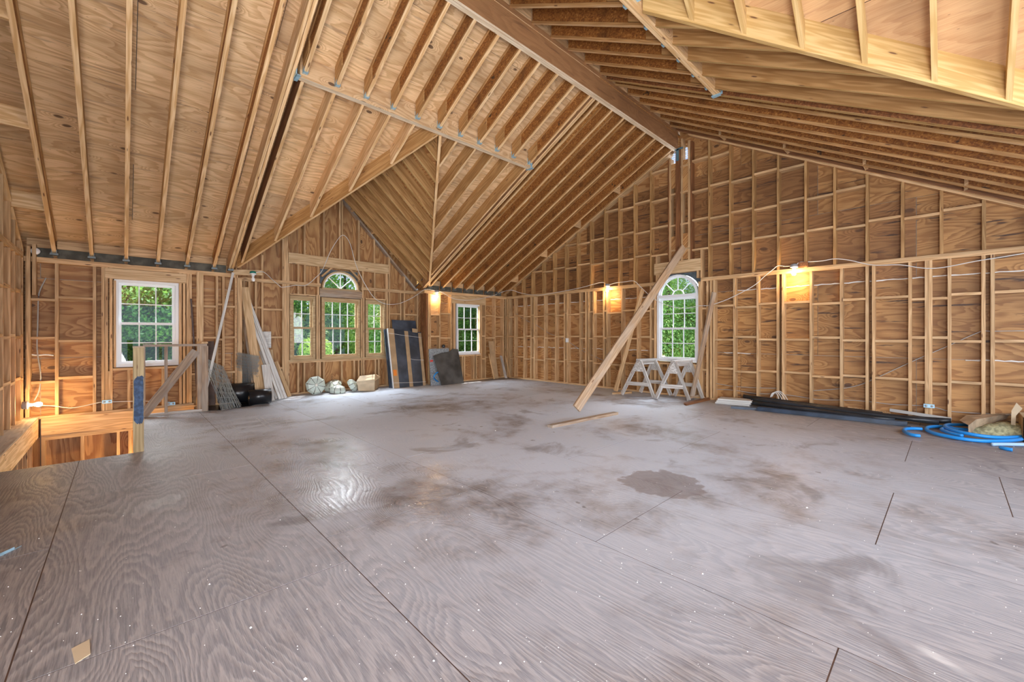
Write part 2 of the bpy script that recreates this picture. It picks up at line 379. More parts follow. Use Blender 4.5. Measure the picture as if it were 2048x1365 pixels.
def tube(name, pts, rad, mat, parent=None, seg=8, smooth=True, closed_ends=True, sub=3):
    P = [V(p) for p in pts]
    if sub > 1 and len(P) > 2:                       # Catmull-Rom
        Q = []
        for i in range(len(P)-1):
            p0 = P[max(i-1, 0)]; p1 = P[i]; p2 = P[i+1]; p3 = P[min(i+2, len(P)-1)]
            for k in range(sub):
                t = k/sub
                Q.append(.5*((2*p1)+(p2-p0)*t+(2*p0-5*p1+4*p2-p3)*t*t+(3*p1-p0-3*p2+p3)*t**3))
        Q.append(P[-1]); P = Q
    vs, fs = [], []
    up = V((0, 0, 1))
    for i, p in enumerate(P):
        d = (P[min(i+1, len(P)-1)]-P[max(i-1, 0)]).normalized()
        a = d.cross(up)
        if a.length < .05: a = d.cross(V((1, 0, 0)))
        a.normalize(); bb = a.cross(d)
        rr = rad[i*len(rad)//len(P)] if isinstance(rad, (list, tuple)) else rad
        for k in range(seg):
            an = 2*math.pi*k/seg; vs.append(p+a*math.cos(an)*rr+bb*math.sin(an)*rr)
    for i in range(len(P)-1):
        for k in range(seg):
            fs.append((i*seg+k, i*seg+(k+1) % seg, (i+1)*seg+(k+1) % seg, (i+1)*seg+k))
    if closed_ends: fs.append(tuple(range(seg-1, -1, -1))); fs.append(tuple(range((len(P)-1)*seg, len(P)*seg)))
    return mesh_obj(name, vs, fs, mat, parent, P[0], smooth=smooth)
def prism(name, poly, depth, mat, parent=None, rot=None, mats_side=None):
    """extrude a planar world polygon along the vector depth"""
    poly = [V(p) for p in poly]; depth = V(depth); n = len(poly)
    nor = sum(((poly[i]-poly[0]).cross(poly[(i+1) % n]-poly[0]) for i in range(1, n-1)), V())
    if nor.dot(depth) > 0: poly.reverse()
    vs = poly+[p+depth for p in poly]
    fs = [tuple(range(n)), tuple(range(2*n-1, n-1, -1))]+[(i, i+n, (i+1) % n+n, (i+1) % n) for i in range(n)]
    return mesh_obj(name, vs, fs, mat, parent, rot=rot)
def lathe(name, prof, loc, mat, parent=None, seg=14, axis=(0, 0, 1), smooth=True):
    R = V((0, 0, 1)).rotation_difference(V(axis)).to_matrix(); loc = V(loc)
    vs, fs = [], []
    for r_, z in prof:
        for k in range(seg):
            a = 2*math.pi*k/seg; vs.append(loc+R @ V((r_*math.cos(a), r_*math.sin(a), z)))
    for i in range(len(prof)-1):
        for k in range(seg): fs.append((i*seg+k, i*seg+(k+1) % seg, (i+1)*seg+(k+1) % seg, (i+1)*seg+k))
    fs.append(tuple(range(seg-1, -1, -1))); fs.append(tuple(range((len(prof)-1)*seg, len(prof)*seg)))
    return mesh_obj(name, vs, fs, mat, parent, loc, smooth=smooth)
def thing(name, label, cat, loc=(0, 0, 0), group=None):
    e = bpy.data.objects.new(name, None); e.empty_display_size = .1; C.objects.link(e); e.location = loc
    e['label'] = label; e['category'] = cat
    if group: e['group'] = group
    return e
def tag(ob, label, cat, group=None):
    ob['label'] = label; ob['category'] = cat
    if group: ob['group'] = group
    return ob
def struct(ob): ob['kind'] = 'structure'; return ob
# polygon clipping for sheet goods
def clip(poly, reg):
    def inside(p, a, b): return (b[0]-a[0])*(p[1]-a[1])-(b[1]-a[1])*(p[0]-a[0]) >= -1e-9
    def inter(p, q, a, b):
        x1, y1, x2, y2 = *p, *q; x3, y3, x4, y4 = *a, *b
        d = (x1-x2)*(y3-y4)-(y1-y2)*(x3-x4)
        t = ((x1-x3)*(y3-y4)-(y1-y3)*(x3-x4))/d
        return (x1+t*(x2-x1), y1+t*(y2-y1))
    ar = sum(reg[i][0]*reg[(i+1) % len(reg)][1]-reg[(i+1) % len(reg)][0]*reg[i][1] for i in range(len(reg)))
    if ar < 0: reg = reg[::-1]
    out = poly
    for i in range(len(reg)):
        a, b = reg[i], reg[(i+1) % len(reg)]; src, out = out, []
        for k in range(len(src)):
            p, q = src[k], src[(k+1) % len(src)]
            if inside(p, a, b):
                out.append(p)
                if not inside(q, a, b): out.append(inter(p, q, a, b))
            elif inside(q, a, b): out.append(inter(p, q, a, b))
        if len(out) < 3: return None
    A = abs(sum(out[i][0]*out[(i+1) % len(out)][1]-out[(i+1) % len(out)][0]*out[i][1] for i in range(len(out))))/2
    return out if A > .004 else None
def cut_regions(u0, u1, v0, v1, holes):
    """rectangle with rectangular holes as convex pieces"""
    us = sorted({u0, u1, *[h[0] for h in holes], *[h[1] for h in holes]}); regs = []
    for a, b in zip(us, us[1:]):
        vs = [(v0, v1)]
        for h in holes:
            if h[0] < b-1e-6 and h[1] > a+1e-6:
                nv = []
                for lo, hi in vs:
                    if h[3] <= lo or h[2] >= hi: nv.append((lo, hi)); continue
                    if h[2] > lo: nv.append((lo, h[2]))
                    if h[3] < hi: nv.append((h[3], hi))
                vs = nv
        regs += [[(a, lo), (b, lo), (b, hi), (a, hi)] for lo, hi in vs]
    return regs
def sheets(parent, O, U, W, N, regs, su, sv, off, stag, th, mat, gap=.003, name='plywood_sheet', bounds=None, voff=0, grain='u'):
    """sheet goods on the plane O+u*U+v*W, th thick along N"""
    O, U, W, N = V(O), V(U), V(W), V(N)
    us = [p[0] for r_ in regs for p in r_]; vs = [p[1] for r_ in regs for p in r_]
    R = Matrix((U, W, U.cross(W))).transposed()
    if grain == 'v': R = Matrix((W, -U, U.cross(W))).transposed()
    row = 0; v = min(vs)-((min(vs)-voff) % sv)
    row = round((v-voff)/sv)
    while v < max(vs):
        u = off+(stag if row % 2 else 0); u -= math.ceil((u-min(us))/su)*su
        while u < max(us):
            cell = [(u+gap, v+gap), (u+su-gap, v+gap), (u+su-gap, v+sv-gap), (u+gap, v+sv-gap)]
            for r_ in regs:
                c = clip(cell, r_)
                if c:
                    m = mat((u+su/2, v+sv/2)) if callable(mat) else mat
                    prism(name, [O+U*p[0]+W*p[1] for p in c], N*th, m, parent, R)
            u += su
        v += sv; row += 1
def slab(name, O, U, W, N, regs, th, mat):
    O, U, W, N = V(O), V(U), V(W), V(N); vs, fs = [], []
    for r_ in regs:
        k = len(vs); n = len(r_); P = [O+U*a+W*b for a, b in r_]
        vs += P+[p+N*th for p in P]
        fs += [tuple(range(k, k+n)), tuple(range(k+2*n-1, k+n-1, -1))]+[(k+i, k+i+n, k+(i+1) % n+n, k+(i+1) % n) for i in range(n)]
    return struct(mesh_obj(name, vs, fs, mat, None, (0, 0, 0)))
# ================================================================== FLOOR
OX0, OX1, OX2 = -.90, .13, .95      # stair opening
OY0, OY1, OY2 = 6.21, 8.76, 9.34
FREG = [[(-1.2, -2.6), (8.75, -2.6), (8.75, OY0), (-1.2, OY0)], [(OX1, OY0), (8.75, OY0), (8.75, OY1), (OX1, OY1)],
        [(OX2, OY1), (8.75, OY1), (8.75, 9.52), (OX2, 9.52)]]
floor = slab('floor', (0, 0, -.0012), (1, 0, 0), (0, 1, 0), (0, 0, -1), FREG+[[(1.6, 9.52), (5.8, 9.52), (5.8, 9.99), (1.6, 9.99)]], .26, 'dark_wood')
colx = [-1.54, -.32, .955, 2.18, 3.42, 4.65, 5.88, 7.1, 8.32, 9.5]; ystart = [3.78, 2.39, .32, 1.54, .32, -.31, .32, 1.4, .3]
for i, (x0, x1) in enumerate(zip(colx, colx[1:])):
    y = ystart[i]
    while y > -2.6: y -= 2.44
    while y < 10:
        cell = [(x0+.003, y+.003), (x1-.003, y+.003), (x1-.003, y+2.437), (x0+.003, y+2.437)]
        for r_ in FREG+[[(1.6, 9.52), (5.8, 9.52), (5.8, 9.99), (1.6, 9.99)]]:
            c = clip(cell, r_)
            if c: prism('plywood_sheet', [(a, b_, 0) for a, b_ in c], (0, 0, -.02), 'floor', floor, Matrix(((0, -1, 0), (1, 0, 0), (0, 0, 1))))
        y += 2.44
# stairwell edges and the storey below
box('rim_joist', (OX0, OY0-.04, -.28), (OX1, OY0, -.02), 'rafter', floor)
box('rim_joist', (OX1, OY0, -.28), (OX1+.04, OY1, -.02), 'rafter', floor, 'y')
box('rim_joist', (OX1, OY1-.04, -.28), (OX2, OY1, -.02), 'rafter', floor)
box('rim_joist', (OX2, OY1, -.28), (OX2+.04, OY2, -.02), 'rafter', floor, 'y')
low = struct(mesh_obj('floor_below', [(-1.3, 5.2, -2.75), (1.6, 5.2, -2.75), (1.6, 9.5, -2.75), (-1.3, 9.5, -2.75)], [(0, 1, 2, 3)], 'ply_wall', None, (0, 0, -2.75)))
# the ledge along the stair
box('ledge_beam', (-.94, 5.4, -.22), (-.90, 9.3, .06), 'rafter', floor, 'y')
hexa('ledge_cap', (-1.075, 5.4, .06), (-1.075, 9.38, .06), (.175, 0, 0), (0, 0, .022), 'grey_lumber', floor)
# ================================================================== NORTH WALL (eave wall, with the dormer wall standing further out)
W1 = (-.09, .74, .77, 2.225)      # left window, x0 x1 z0 z1 rough opening
W3 = (6.77, 7.66, .74, 2.18)
DW0, DW1 = 1.62, 5.86
sheathN = cut_regions(-1.3, DW0, 0, 2.75, [W1])+cut_regions(DW1, 8.75, 0, 2.75, [W3])
north = slab('wall_north', (0, YN+SD+.016, 0), (1, 0, 0), (0, 0, 1), (0, 1, 0), sheathN+[[(-1.3, -2.75), (DW0, -2.75), (DW0, 0), (-1.3, 0)]], .03, 'siding')
sheets(north, (0, YN+SD, 0), (1, 0, 0), (0, 0, 1), (0, 1, 0), sheathN, 2.44, 1.22, -.9, 1.22, .012, 'ply_wall', voff=-.27)
sheets(north, (0, YN+SD, 0), (1, 0, 0), (0, 0, 1), (0, 1, 0), [[(-1.3, -2.75), (DW0, -2.75), (DW0, 0), (-1.3, 0)]], 2.44, 2.44, -.9, 0, .012, 'ply_wall', voff=-2.71, grain='v')
def stud(par, ax, pos, z0, z1, w=.038, mat='stud', name='stud', plane=None, depth=SD):
    """ax 'N': wall facing south at plane Y, pos = X.  ax 'E': wall facing west at plane X, pos = Y"""
    j = random.uniform(.0, .004); plane += j; depth -= j
    if ax == 'N': return hexa(name, (pos, plane+depth/2, z0), (pos, plane+depth/2, z1), (w/2, 0, 0), (0, 0, 0), mat, par) if 0 else \
        hexa(name, (pos, plane, z0), (pos, plane, z1), (w/2, 0, 0), (0, depth, 0), mat, par)
    return hexa(name, (plane, pos, z0), (plane, pos, z1), (0, w/2, 0), (depth, 0, 0), mat, par)
def plate(par, ax, a, b, z, h=.038, plane=None, mat='stud', name='plate', depth=SD):
    if ax == 'N': return hexa(name, (a, plane, z+h/2), (b, plane, z+h/2), (0, 0, h/2), (0, depth, 0), mat, par)
    return hexa(name, (plane, a, z+h/2), (plane, b, z+h/2), (0, 0, h/2), (depth, 0, 0), mat, par)
def blocking(par, ax, studs, rows, plane, zt, holes=(), mind=.07, maxd=.7, mat='stud', depth=.089, zb=0.06):
    st = sorted(studs)
    for i, (a, b) in enumerate(zip(st, st[1:])):
        if not mind < b-a-.038 < maxd: continue
        for j, z in enumerate(rows):
            z2 = z+(.022 if (i+j) % 2 else -.022)+random.uniform(-.008, .008)
            top = zt((a+b)/2) if callable(zt) else zt
            if z2 > top-.12 or z2 < zb: continue
            if any(h[0] < (a+b)/2 < h[1] and h[2] < z2 < h[3] for h in holes): continue
            d = random.uniform(0, .012)
            plate(par, ax, a+.0195, b-.0195, z2, plane=plane+d, mat=mat, name='blocking', depth=SD-.004-d)
ROWS = (.60, 1.22, 1.84)
def xs(pxs, y, Y): return [wy(p, y, Y).x for p in pxs]
# west part
sA = xs([54.5, 113.5, 189], 640, YN)
for x in sA: stud(north, 'N', x, .08, 2.40, plane=YN)
blocking(north, 'N', sA, ROWS, YN, 2.4)
wj = xs([206, 213, 222], 640, YN)+xs([361, 368.5, 375.5], 640, YN)
for i, x in enumerate(wj): stud(north, 'N', x, .08, 2.40, plane=YN, w=.036)
stud(north, 'N', wj[2]+.045, .77, 2.20, plane=YN+.01, w=.03); 
hexa('header', (wj[0]+.02, YN, 2.31), (wj[5]-.02, YN, 2.31), (0, 0, .085), (0, .08, 0), 'pine', north)
plate(north, 'N', wj[2]+.02, wj[3]-.02, .72, plane=YN, name='rough_sill')
for p in (219.5, 258, 326): stud(north, 'N', wy(p, 780, YN).x, .08, .72, plane=YN, name='cripple_stud')
sB = xs([381, 434, 447, 472], 640, YN)
for x in sB: stud(north, 'N', x, .04, 2.40, plane=YN)
for x in xs([477.5, 482], 640, YN): stud(north, 'N', x, .04, 2.40, plane=YN)
blocking(north, 'N', sB, ROWS, YN, 2.4, mind=.04)
plate(north, 'N', -1.05, .13, .04, plane=YN, name='bottom_plate'); plate(north, 'N', .95, DW0, 0, plane=YN, name='bottom_plate')
plate(north, 'N', .13, .95, .04, plane=YN, name='bottom_plate')
# east part
sC = xs([880, 902.5, 908.5], 640, YN)
stub = [DW1-.0, DW1+.045]
for x in stub+sC: stud(north, 'N', x, .04, 2.40, plane=YN)
stud(north, 'N', DW1-.05, .04, 2.40, plane=YN+.02, mat='dark_lumber')  # corner stud in shadow: its shade is put into the darker colour
blocking(north, 'N', [stub[1]]+sC[:2], ROWS, YN, 2.4)
sD = xs([963.5, 971, 990.5], 640, YN)+[8.50]
for x in sD: stud(north, 'N', x, .04, 2.40, plane=YN)
blocking(north, 'N', sD, ROWS, YN, 2.4)
plate(north, 'N', stub[0]+.02, sC[0]-.02, 1.84, plane=YN+.02); 
hexa('plywood_patch', (stub[1]+.02, YN+.05, 2.12), (sC[0]-.02, YN+.05, 2.12), (0, 0, .26), (0, .012, 0), 'ply_roof', north)
stud(north, 'N', sC[2]+.04, .76, 2.19, plane=YN+.01, w=.03); stud(north, 'N', sD[0]-.045, .76, 2.19, plane=YN+.01, w=.03)
hexa('header', (sC[1]+.03, YN, 2.285), (sD[1], YN, 2.285), (0, 0, .11), (0, .08, 0), 'pine', north)
plate(north, 'N', sC[2]+.02, sD[0]-.02, .70, plane=YN, name='rough_sill')
for p in (925, 929.5, 948, 953): stud(north, 'N', wy(p, 735, YN).x, .04, .70, plane=YN, name='cripple_stud')
plate(north, 'N', DW1, 8.6, 0, plane=YN, name='bottom_plate')
for z in (2.40, 2.438):
    plate(north, 'N', -1.05, DW0, z, plane=YN, name='top_plate', mat='stud'); plate(north, 'N', DW1-.06, 8.61, z, plane=YN, name='top_plate')
# joist rim and wall of the storey below, seen through the stair opening
box('rim_board', (-.88, YN-.02, -.21), (1.6, YN+.02, .04), 'stud', north); plate(north, 'N', -.88, 1.6, -.29, plane=YN, h=.076, name='lower_plate')
for x in (-.86, -.45, -.04, .1, .37, .5, .78, 1.2): stud(north, 'N', x, -2.7, -.29, plane=YN)
# ---------------- dormer wall
D0, D1 = wy(580, 660, YD).x, wy(631.5, 660, YD).x
D2, D3 = wy(643.5, 660, YD).x, wy(721, 660, YD).x
D4, D5 = wy(731.5, 660, YD).x, wy(771.5, 660, YD).x
ZS, ZT = .755, 2.165            # window sill and head
ACX, AR = (D2+D3)/2, (D3-D2)/2-.01
AZ = wy(682, 579.5, YD).z
dreg = cut_regions(DW0, DW1, 0, 2.5, [(D0, D1, ZS, ZT), (D2, D3, ZS, ZT), (D4, D5, ZS, ZT)])
AH = AZ+AR+.02
gp = 4.92                        # outer peak
regs = []
def gable_cols(cuts, zf, holes):
    out = []
    cuts = sorted(set(cuts))
    for a, b in zip(cuts, cuts[1:]):
        spans = [(2.5, None)]
        for h in holes:
            if h[0] < b-1e-6 and h[1] > a+1e-6: spans = [(2.5, h[2]), (h[3], None)] if h[2] > 2.5 else [(h[3], None)]
        for lo, hi in spans:
            if hi is None: out.append([(a, lo), (b, lo), (b, max(zf(b), lo+.001)), (a, max(zf(a), lo+.001))])
            else: out.append([(a, lo), (b, lo), (b, hi), (a, hi)])
    return out
def zDo(x): return 4.80-1.02*abs(x-3.69)+.06
def zDs(x): return 4.84-.875*abs(x-3.69)
dh = (ACX-AR, ACX+AR, AZ, AH)
dreg = cut_regions(DW0, DW1, 0, 2.5, [(D0, D1, ZS, ZT), (D2, D3, ZS, ZT), (D4, D5, ZS, ZT), (dh[0], dh[1], dh[2], 2.5)] if AZ < 2.5 else [(D0, D1, ZS, ZT), (D2, D3, ZS, ZT), (D4, D5, ZS, ZT)])
dreg += gable_cols([DW0, dh[0], 3.69, dh[1], DW1], zDs, [dh])
dorm = slab('wall_dormer', (0, YD+SD+.016, 0), (1, 0, 0), (0, 0, 1), (0, 1, 0), dreg, .03, 'siding')
sheets(dorm, (0, YD+SD, 0), (1, 0, 0), (0, 0, 1), (0, 1, 0), dreg, 1.22, 2.44, DW0+.02, 0, .012, 'ply_wall', voff=0, grain='v')
def arch_panel(par, cx, cz, r_, x0, x1, z1, Y0, dep, mat, ax='N'):
    """flat panel with a half-round cut-out"""
    n = 14; P = lambda a, z: V((a, Y0, z)) if ax == 'N' else V((Y0, a, z))
    for s0, s1 in ((0, 7), (7, 14)):
        arc = [(cx+r_*math.cos(math.pi*k/n), cz+r_*math.sin(math.pi*k/n)) for k in range(s0, s1+1)]
        if s0 == 0: poly = [(x1, cz)]+[(x1, z1), (cx, z1)]+arc[::-1] if 1 else 0
        else: poly = [(cx, z1), (x0, z1), (x0, cz)]+arc[::-1]
        vs = [P(*p) for p in poly]; d = V((0, dep, 0)) if ax == 'N' else V((dep, 0, 0))
        prism('arch_panel', vs, d, mat, par)
arch_panel(dorm, ACX, AZ, AR-.01, dh[0], dh[1], AH, YD+SD, .014, 'wrap')
bt, bb = wy(680, 529.5-14, YD).z, wy(680, 534.5, YD).z
XB0, XB1 = wy(577, 515, YD).x, wy(777, 540, YD).x
zb0, zb1 = 2.86, 3.095
hexa('header', (XB0, YD-.012, (zb0+zb1)/2), (XB1, YD-.012, (zb0+zb1)/2), (0, 0, (zb1-zb0)/2), (0, .09, 0), 'pine', dorm)
dst_full = xs([525, 566.5, 570.5, 574.5], 600, YD)
for x in dst_full: stud(dorm, 'N', x, .04, zDo(x)-.30, plane=YD)
for x in xs([488, 499, 512], 600, YD): stud(dorm, 'N', x, .04, 2.40, plane=YD)
for x in xs([779], 600, YD): stud(dorm, 'N', x, .04, zDo(x)-.22, plane=YD)
for x in xs([801.5, 809, 835], 600, YD): stud(dorm, 'N', x, .04, 2.40, plane=YD)
for x in xs([809.5], 560, YD): stud(dorm, 'N', x, 2.47, zDo(x)-.2, plane=YD)
for x in xs([597, 610, 637.7-1, 726, 749.7, 772.4], 560, YD): stud(dorm, 'N', x, ZT+.04, zb0, plane=YD)
for x in xs([609.5, 648, 680, 684.5, 718, 749, 778], 450, YD):
    stud(dorm, 'N', x, zb1, zDo(x)-.22, plane=YD)
for p in (634.5, 638.5, 723.5, 727.5): stud(dorm, 'N', wy(p, 650, YD).x, .04, ZT+.05, plane=YD)
for p in (577,): stud(dorm, 'N', wy(p, 650, YD).x, .04, zb0, plane=YD)
stud(dorm, 'N', wy(774.5, 650, YD).x, .04, zb0, plane=YD)
for p in (596.6, 609, 640, 648, 683.8, 708.7, 717.5, 751, 757.8): stud(dorm, 'N', wy(p, 745, YD).x, .04, ZS-.05, plane=YD, name='cripple_stud')
plate(dorm, 'N', wy(579, 725, YD).x, wy(773, 725, YD).x, ZS-.07, plane=YD, name='rough_sill')
plate(dorm, 'N', D0, D1, ZT+.01, plane=YD, name='window_head'); plate(dorm, 'N', D4, D5, ZT+.01, plane=YD, name='window_head')
hexa('window_head', (D2-.04, YD, ZT+.10), (D3+.04, YD, ZT+.10), (0, 0, .085), (0, .10, 0), 'grey_lumber', dorm)
for z in (2.40, 2.438):
    plate(dorm, 'N', DW0-.1, D2-.02, z, plane=YD, name='top_plate'); plate(dorm, 'N', D3+.03, DW1-.04, z, plane=YD, name='top_plate')
plate(dorm, 'N', DW0-.1, DW1-.04, 0, plane=YD, name='bottom_plate')
board('diagonal_brace', (ACX-AR-.0, YD+.04, AZ+AR*.62), (ACX-AR*.45, YD+.04, AZ+AR+.07), .04, .05, (0, -1, 0), 'stud', dorm)
board('diagonal_brace', (ACX+AR+.0, YD+.04, AZ+AR*.62), (ACX+AR*.45, YD+.04, AZ+AR+.07), .04, .05, (0, -1, 0), 'stud', dorm)
blocking(dorm, 'N', xs([488, 499, 525, 566.5], 600, YD), ROWS, YD, 2.4, maxd=.8)
blocking(dorm, 'N', xs([779, 801.5, 809, 835], 600, YD)+[DW1-.07], ROWS, YD, 2.4, mind=.1)
# sloping plate of the dormer gable
hexa('gable_plate', (3.72, YD-.01, zDo(3.72)-.24), (DW1-.04, YD-.01, zDo(DW1-.04)-.24), (0, 0.0, .03), (0, .12, 0), 'grey_lumber', dorm)
# return walls of the bump-out
for x0, sgn in ((DW1, 1), (DW0, -1)):
    prism('return_panel', [(x0+sgn*.02, YN, 0), (x0+sgn*.02, YD+SD, 0), (x0+sgn*.02, YD+SD, 2.6), (x0+sgn*.02, YN, 2.6)], (sgn*.012, 0, 0), 'ply_wall', dorm)
for z in (2.40, 2.438): hexa('top_plate', (DW1-.07, YN+.0, z), (DW1-.07, YD, z), (.05, 0, 0), (0, 0, .038), 'stud', dorm)
hexa('stud', (DW1-.03, YD-.12, .04), (DW1-.03, YD-.12, 2.4), (0, .019, 0), (.05, 0, 0), 'dark_lumber', dorm)
# ================================================================== EAST WALL (gable)
ZG = lambda y: (2.56+.495*(9.5-y)) if y > 4.0 else (5.232-.568*(3.316-y))
W4 = (3.54, 4.475, .72, 2.15)
A4 = (3.54, 4.475, 2.15, 2.15+.48)
ereg = cut_regions(-2.6, 9.52, 0, 2.5, [(3.54, 4.475, .72, 2.5)])
ZO = lambda y: ZG(y)+.27
VY, VZ, VR = 3.975, 5.10, .26
cuts = [-1.95, 3.54, VY-VR, 4.0, VY+VR, 4.475, 9.52]
for a, b in zip(cuts, cuts[1:]):
    m_ = (a+b)/2
    lo = A4[3] if 3.54 < m_ < 4.475 else 2.5
    if VY-VR < m_ < VY+VR:
        ereg.append([(a, lo), (b, lo), (b, VZ-VR), (a, VZ-VR)]); ereg.append([(a, VZ+VR), (b, VZ+VR), (b, ZO(b-.001)), (a, ZO(a+.001))])
    else: ereg.append([(a, lo), (b, lo), (b, ZO(b-.001)), (a, ZO(a+.001))])
east = slab('wall_east', (XE+SD+.016, 0, 0), (0, 1, 0), (0, 0, 1), (1, 0, 0), ereg, .03, 'siding')
def gmat(p):
    if p[1] > 4.55 and p[0] > 4: return 'ply_wall'
    if 3.0 < p[1] < 4.5 and 5.4 < p[0]: return 'ply_wall'
    if p[1] > 2.2 and p[1] < 4.5 and p[0] > 1.2: return 'ply_gable_dark'
    if p[1] < 2.2 and p[0] > 4.6: return 'ply_wall'
    return 'ply_gable'
sheets(east, (XE+SD, 0, 0), (0, 1, 0), (0, 0, 1), (1, 0, 0), ereg, 2.44, 1.22, .35, 1.22, .012, gmat, voff=-.27)
arch_panel(east, (W4[0]+W4[1])/2, 2.15, .455, W4[0], W4[1], A4[3], XE+SD, .014, 'wrap', 'E')
# round louvred vent
n = 20
for q0 in range(0, 4):
    arc = [(VY+VR*.96*math.cos(math.pi/2*(q0+k/5)), VZ+VR*.96*math.sin(math.pi/2*(q0+k/5))) for k in range(6)]
    cxq = VY+VR*(1 if q0 in (0, 3) else -1); czq = VZ+VR*(1 if q0 in (0, 1) else -1)
    prism('vent_surround', [(XE+SD, cxq, czq)]+[(XE+SD, a, z) for a, z in arc], (.014, 0, 0), 'ply_wall', east)
vent = lathe('gable_vent', [(VR*.93, 0), (VR*1.04, 0), (VR*1.04, .04), (VR*.93, .04)], (XE+SD+.014, VY, VZ), 'vinyl', east, 24, (1, 0, 0))
vent.data.polygons  # ring only: drop the caps
bm = bmesh.new(); bm.from_mesh(vent.data); bm.faces.ensure_lookup_table()
bmesh.ops.delete(bm, geom=[f for f in bm.faces if len(f.verts) > 4], context='FACES_ONLY'); bm.to_mesh(vent.data); bm.free()
for k in range(-5, 6):
    z = VZ+k*.044; hw = math.sqrt(max(.001, (VR*.95)**2-(k*.044)**2))
    board('louvre_slat', (XE+SD+.035, VY-hw, z), (XE+SD+.035, VY+hw, z), .03, .004, (-.75, 0, .6), 'vinyl', vent)
# lower framing
lowpx = [1010, 1028.5, 1047.4, 1061.5, 1067.8, 1088.5, 1110.7, 1128.2, 1134.2, 1159.3, 1171.2, 1176.8, 1186.2, 1206.8, 1213.6, 1243.4, 1274.8, 1301, 1309.5,
         1398.5, 1402.5, 1414.2, 1421.8, 1427.8, 1468.2, 1515, 1555.4, 1566, 1621.6, 1682.6, 1734, 1747, 1820, 1853.2, 1861, 1899, 1967, 1985.5]
ye = sorted([wx(p, 650, XE).y for p in lowpx]+[9.25, 9.34, -.98, -1.4, -1.8, -2.2])
for i, y in enumerate(ye):
    top = 2.40
    stud(east, 'E', y, .04, top, plane=XE)
blocking(east, 'E', ye, ROWS, XE, 2.4, holes=[(3.5, 4.5, .5, 2.4)], mind=.05, maxd=.62)
plate(east, 'E', -2.6, 9.38, 0, plane=XE, name='bottom_plate')
for z in (2.40, 2.438):
    plate(east, 'E', -2.6, 3.50, z, plane=XE, name='top_plate'); plate(east, 'E', 4.49, 9.38, z, plane=XE, name='top_plate')
# cripples under the window
for y in (3.62, 3.80, 4.0, 4.20, 4.40): stud(east, 'E', y, .04, .66, plane=XE, name='cripple_stud')
plate(east, 'E', 3.52, 4.50, .66, plane=XE, name='rough_sill')
# header and the posts that carry the ridge
hexa('header', (XE-.005, 3.50, 2.755), (XE-.005, 4.515, 2.755), (0, 0, .125), (.10, 0, 0), 'pine', east)
for y in (3.565, 4.45): stud(east, 'E', y, 2.48, 2.63, plane=XE)
LV = 3.97
hexa('ridge_post', (XE-.03, LV, 2.88), (XE-.03, LV, 5.255), (0, .045, 0), (.15, 0, 0), 'dark_lumber', east)
for y in (4.15, 3.895, 3.745): stud(east, 'E', y, 2.88, ZG(y)-.1, plane=XE)
for y in (4.19, 3.70): stud(east, 'E', y, 2.88, ZG(y)-.1, plane=XE+.02, mat='dark_lumber')
prism('plywood_patch', [(XE+.02, 4.13, 2.9), (XE+.02, 4.02, 2.9), (XE+.02, 4.02, 3.42), (XE+.02, 4.13, 3.42)], (.012, 0, 0), 'ply_wall', east)
prism('plywood_patch', [(XE+.02, 3.875, 2.9), (XE+.02, 3.765, 2.9), (XE+.02, 3.765, 3.45), (XE+.02, 3.875, 3.45)], (.012, 0, 0), 'ply_wall', east)
prism('plywood_patch', [(XE+.02, 4.13, 4.46), (XE+.02, 4.02, 4.46), (XE+.02, 4.02, 4.98), (XE+.02, 4.13, 4.98)], (.012, 0, 0), 'ply_wall', east)
prism('plywood_patch', [(XE+.02, 3.875, 4.30), (XE+.02, 3.765, 4.30), (XE+.02, 3.765, 5.0), (XE+.02, 3.875, 5.0)], (.012, 0, 0), 'ply_wall', east)
hexa('post_strap', (XE-.036, LV, 5.0), (XE-.036, LV, 5.25), (0, .03, 0), (.004, 0, 0), 'hurricane', east)
hexa('post_strap', (XE-.036, LV-.12, 5.245), (XE-.036, LV+.06, 5.245), (0, 0, .018), (.004, 0, 0), 'hurricane', east)
# upper framing
uppx = [1025.5, 1044.3, 1063.5, 1085, 1106.7, 1130.5, 1154, 1180.8, 1209, 1237.6, 1268.3, 1301.2]
upr = [1418, 1460, 1506, 1556, 1611, 1669, 1734, 1805, 1883, 1968]
yu = [wx(p, 500, XE).y for p in uppx]+[wx(p, 400, XE).y for p in upr]
yu += [min(yu)-.406, min(yu)-.812, min(yu)-1.218]
for y in yu: stud(east, 'E', y, 2.478, ZG(y), plane=XE, mat='upper_stud')
for y in (4.60, 3.42): pass
stud(east, 'E', wx(1313, 530, XE).y, 2.478, 3.06, plane=XE); stud(east, 'E', wx(1402.5, 510, XE).y, 2.478, 3.06, plane=XE)
ub = sorted(yu+[4.19, 3.70])
blocking(east, 'E', ub, (3.07, 3.65, 4.28, 4.88), XE, lambda y: ZG(y)-.02, maxd=.75)
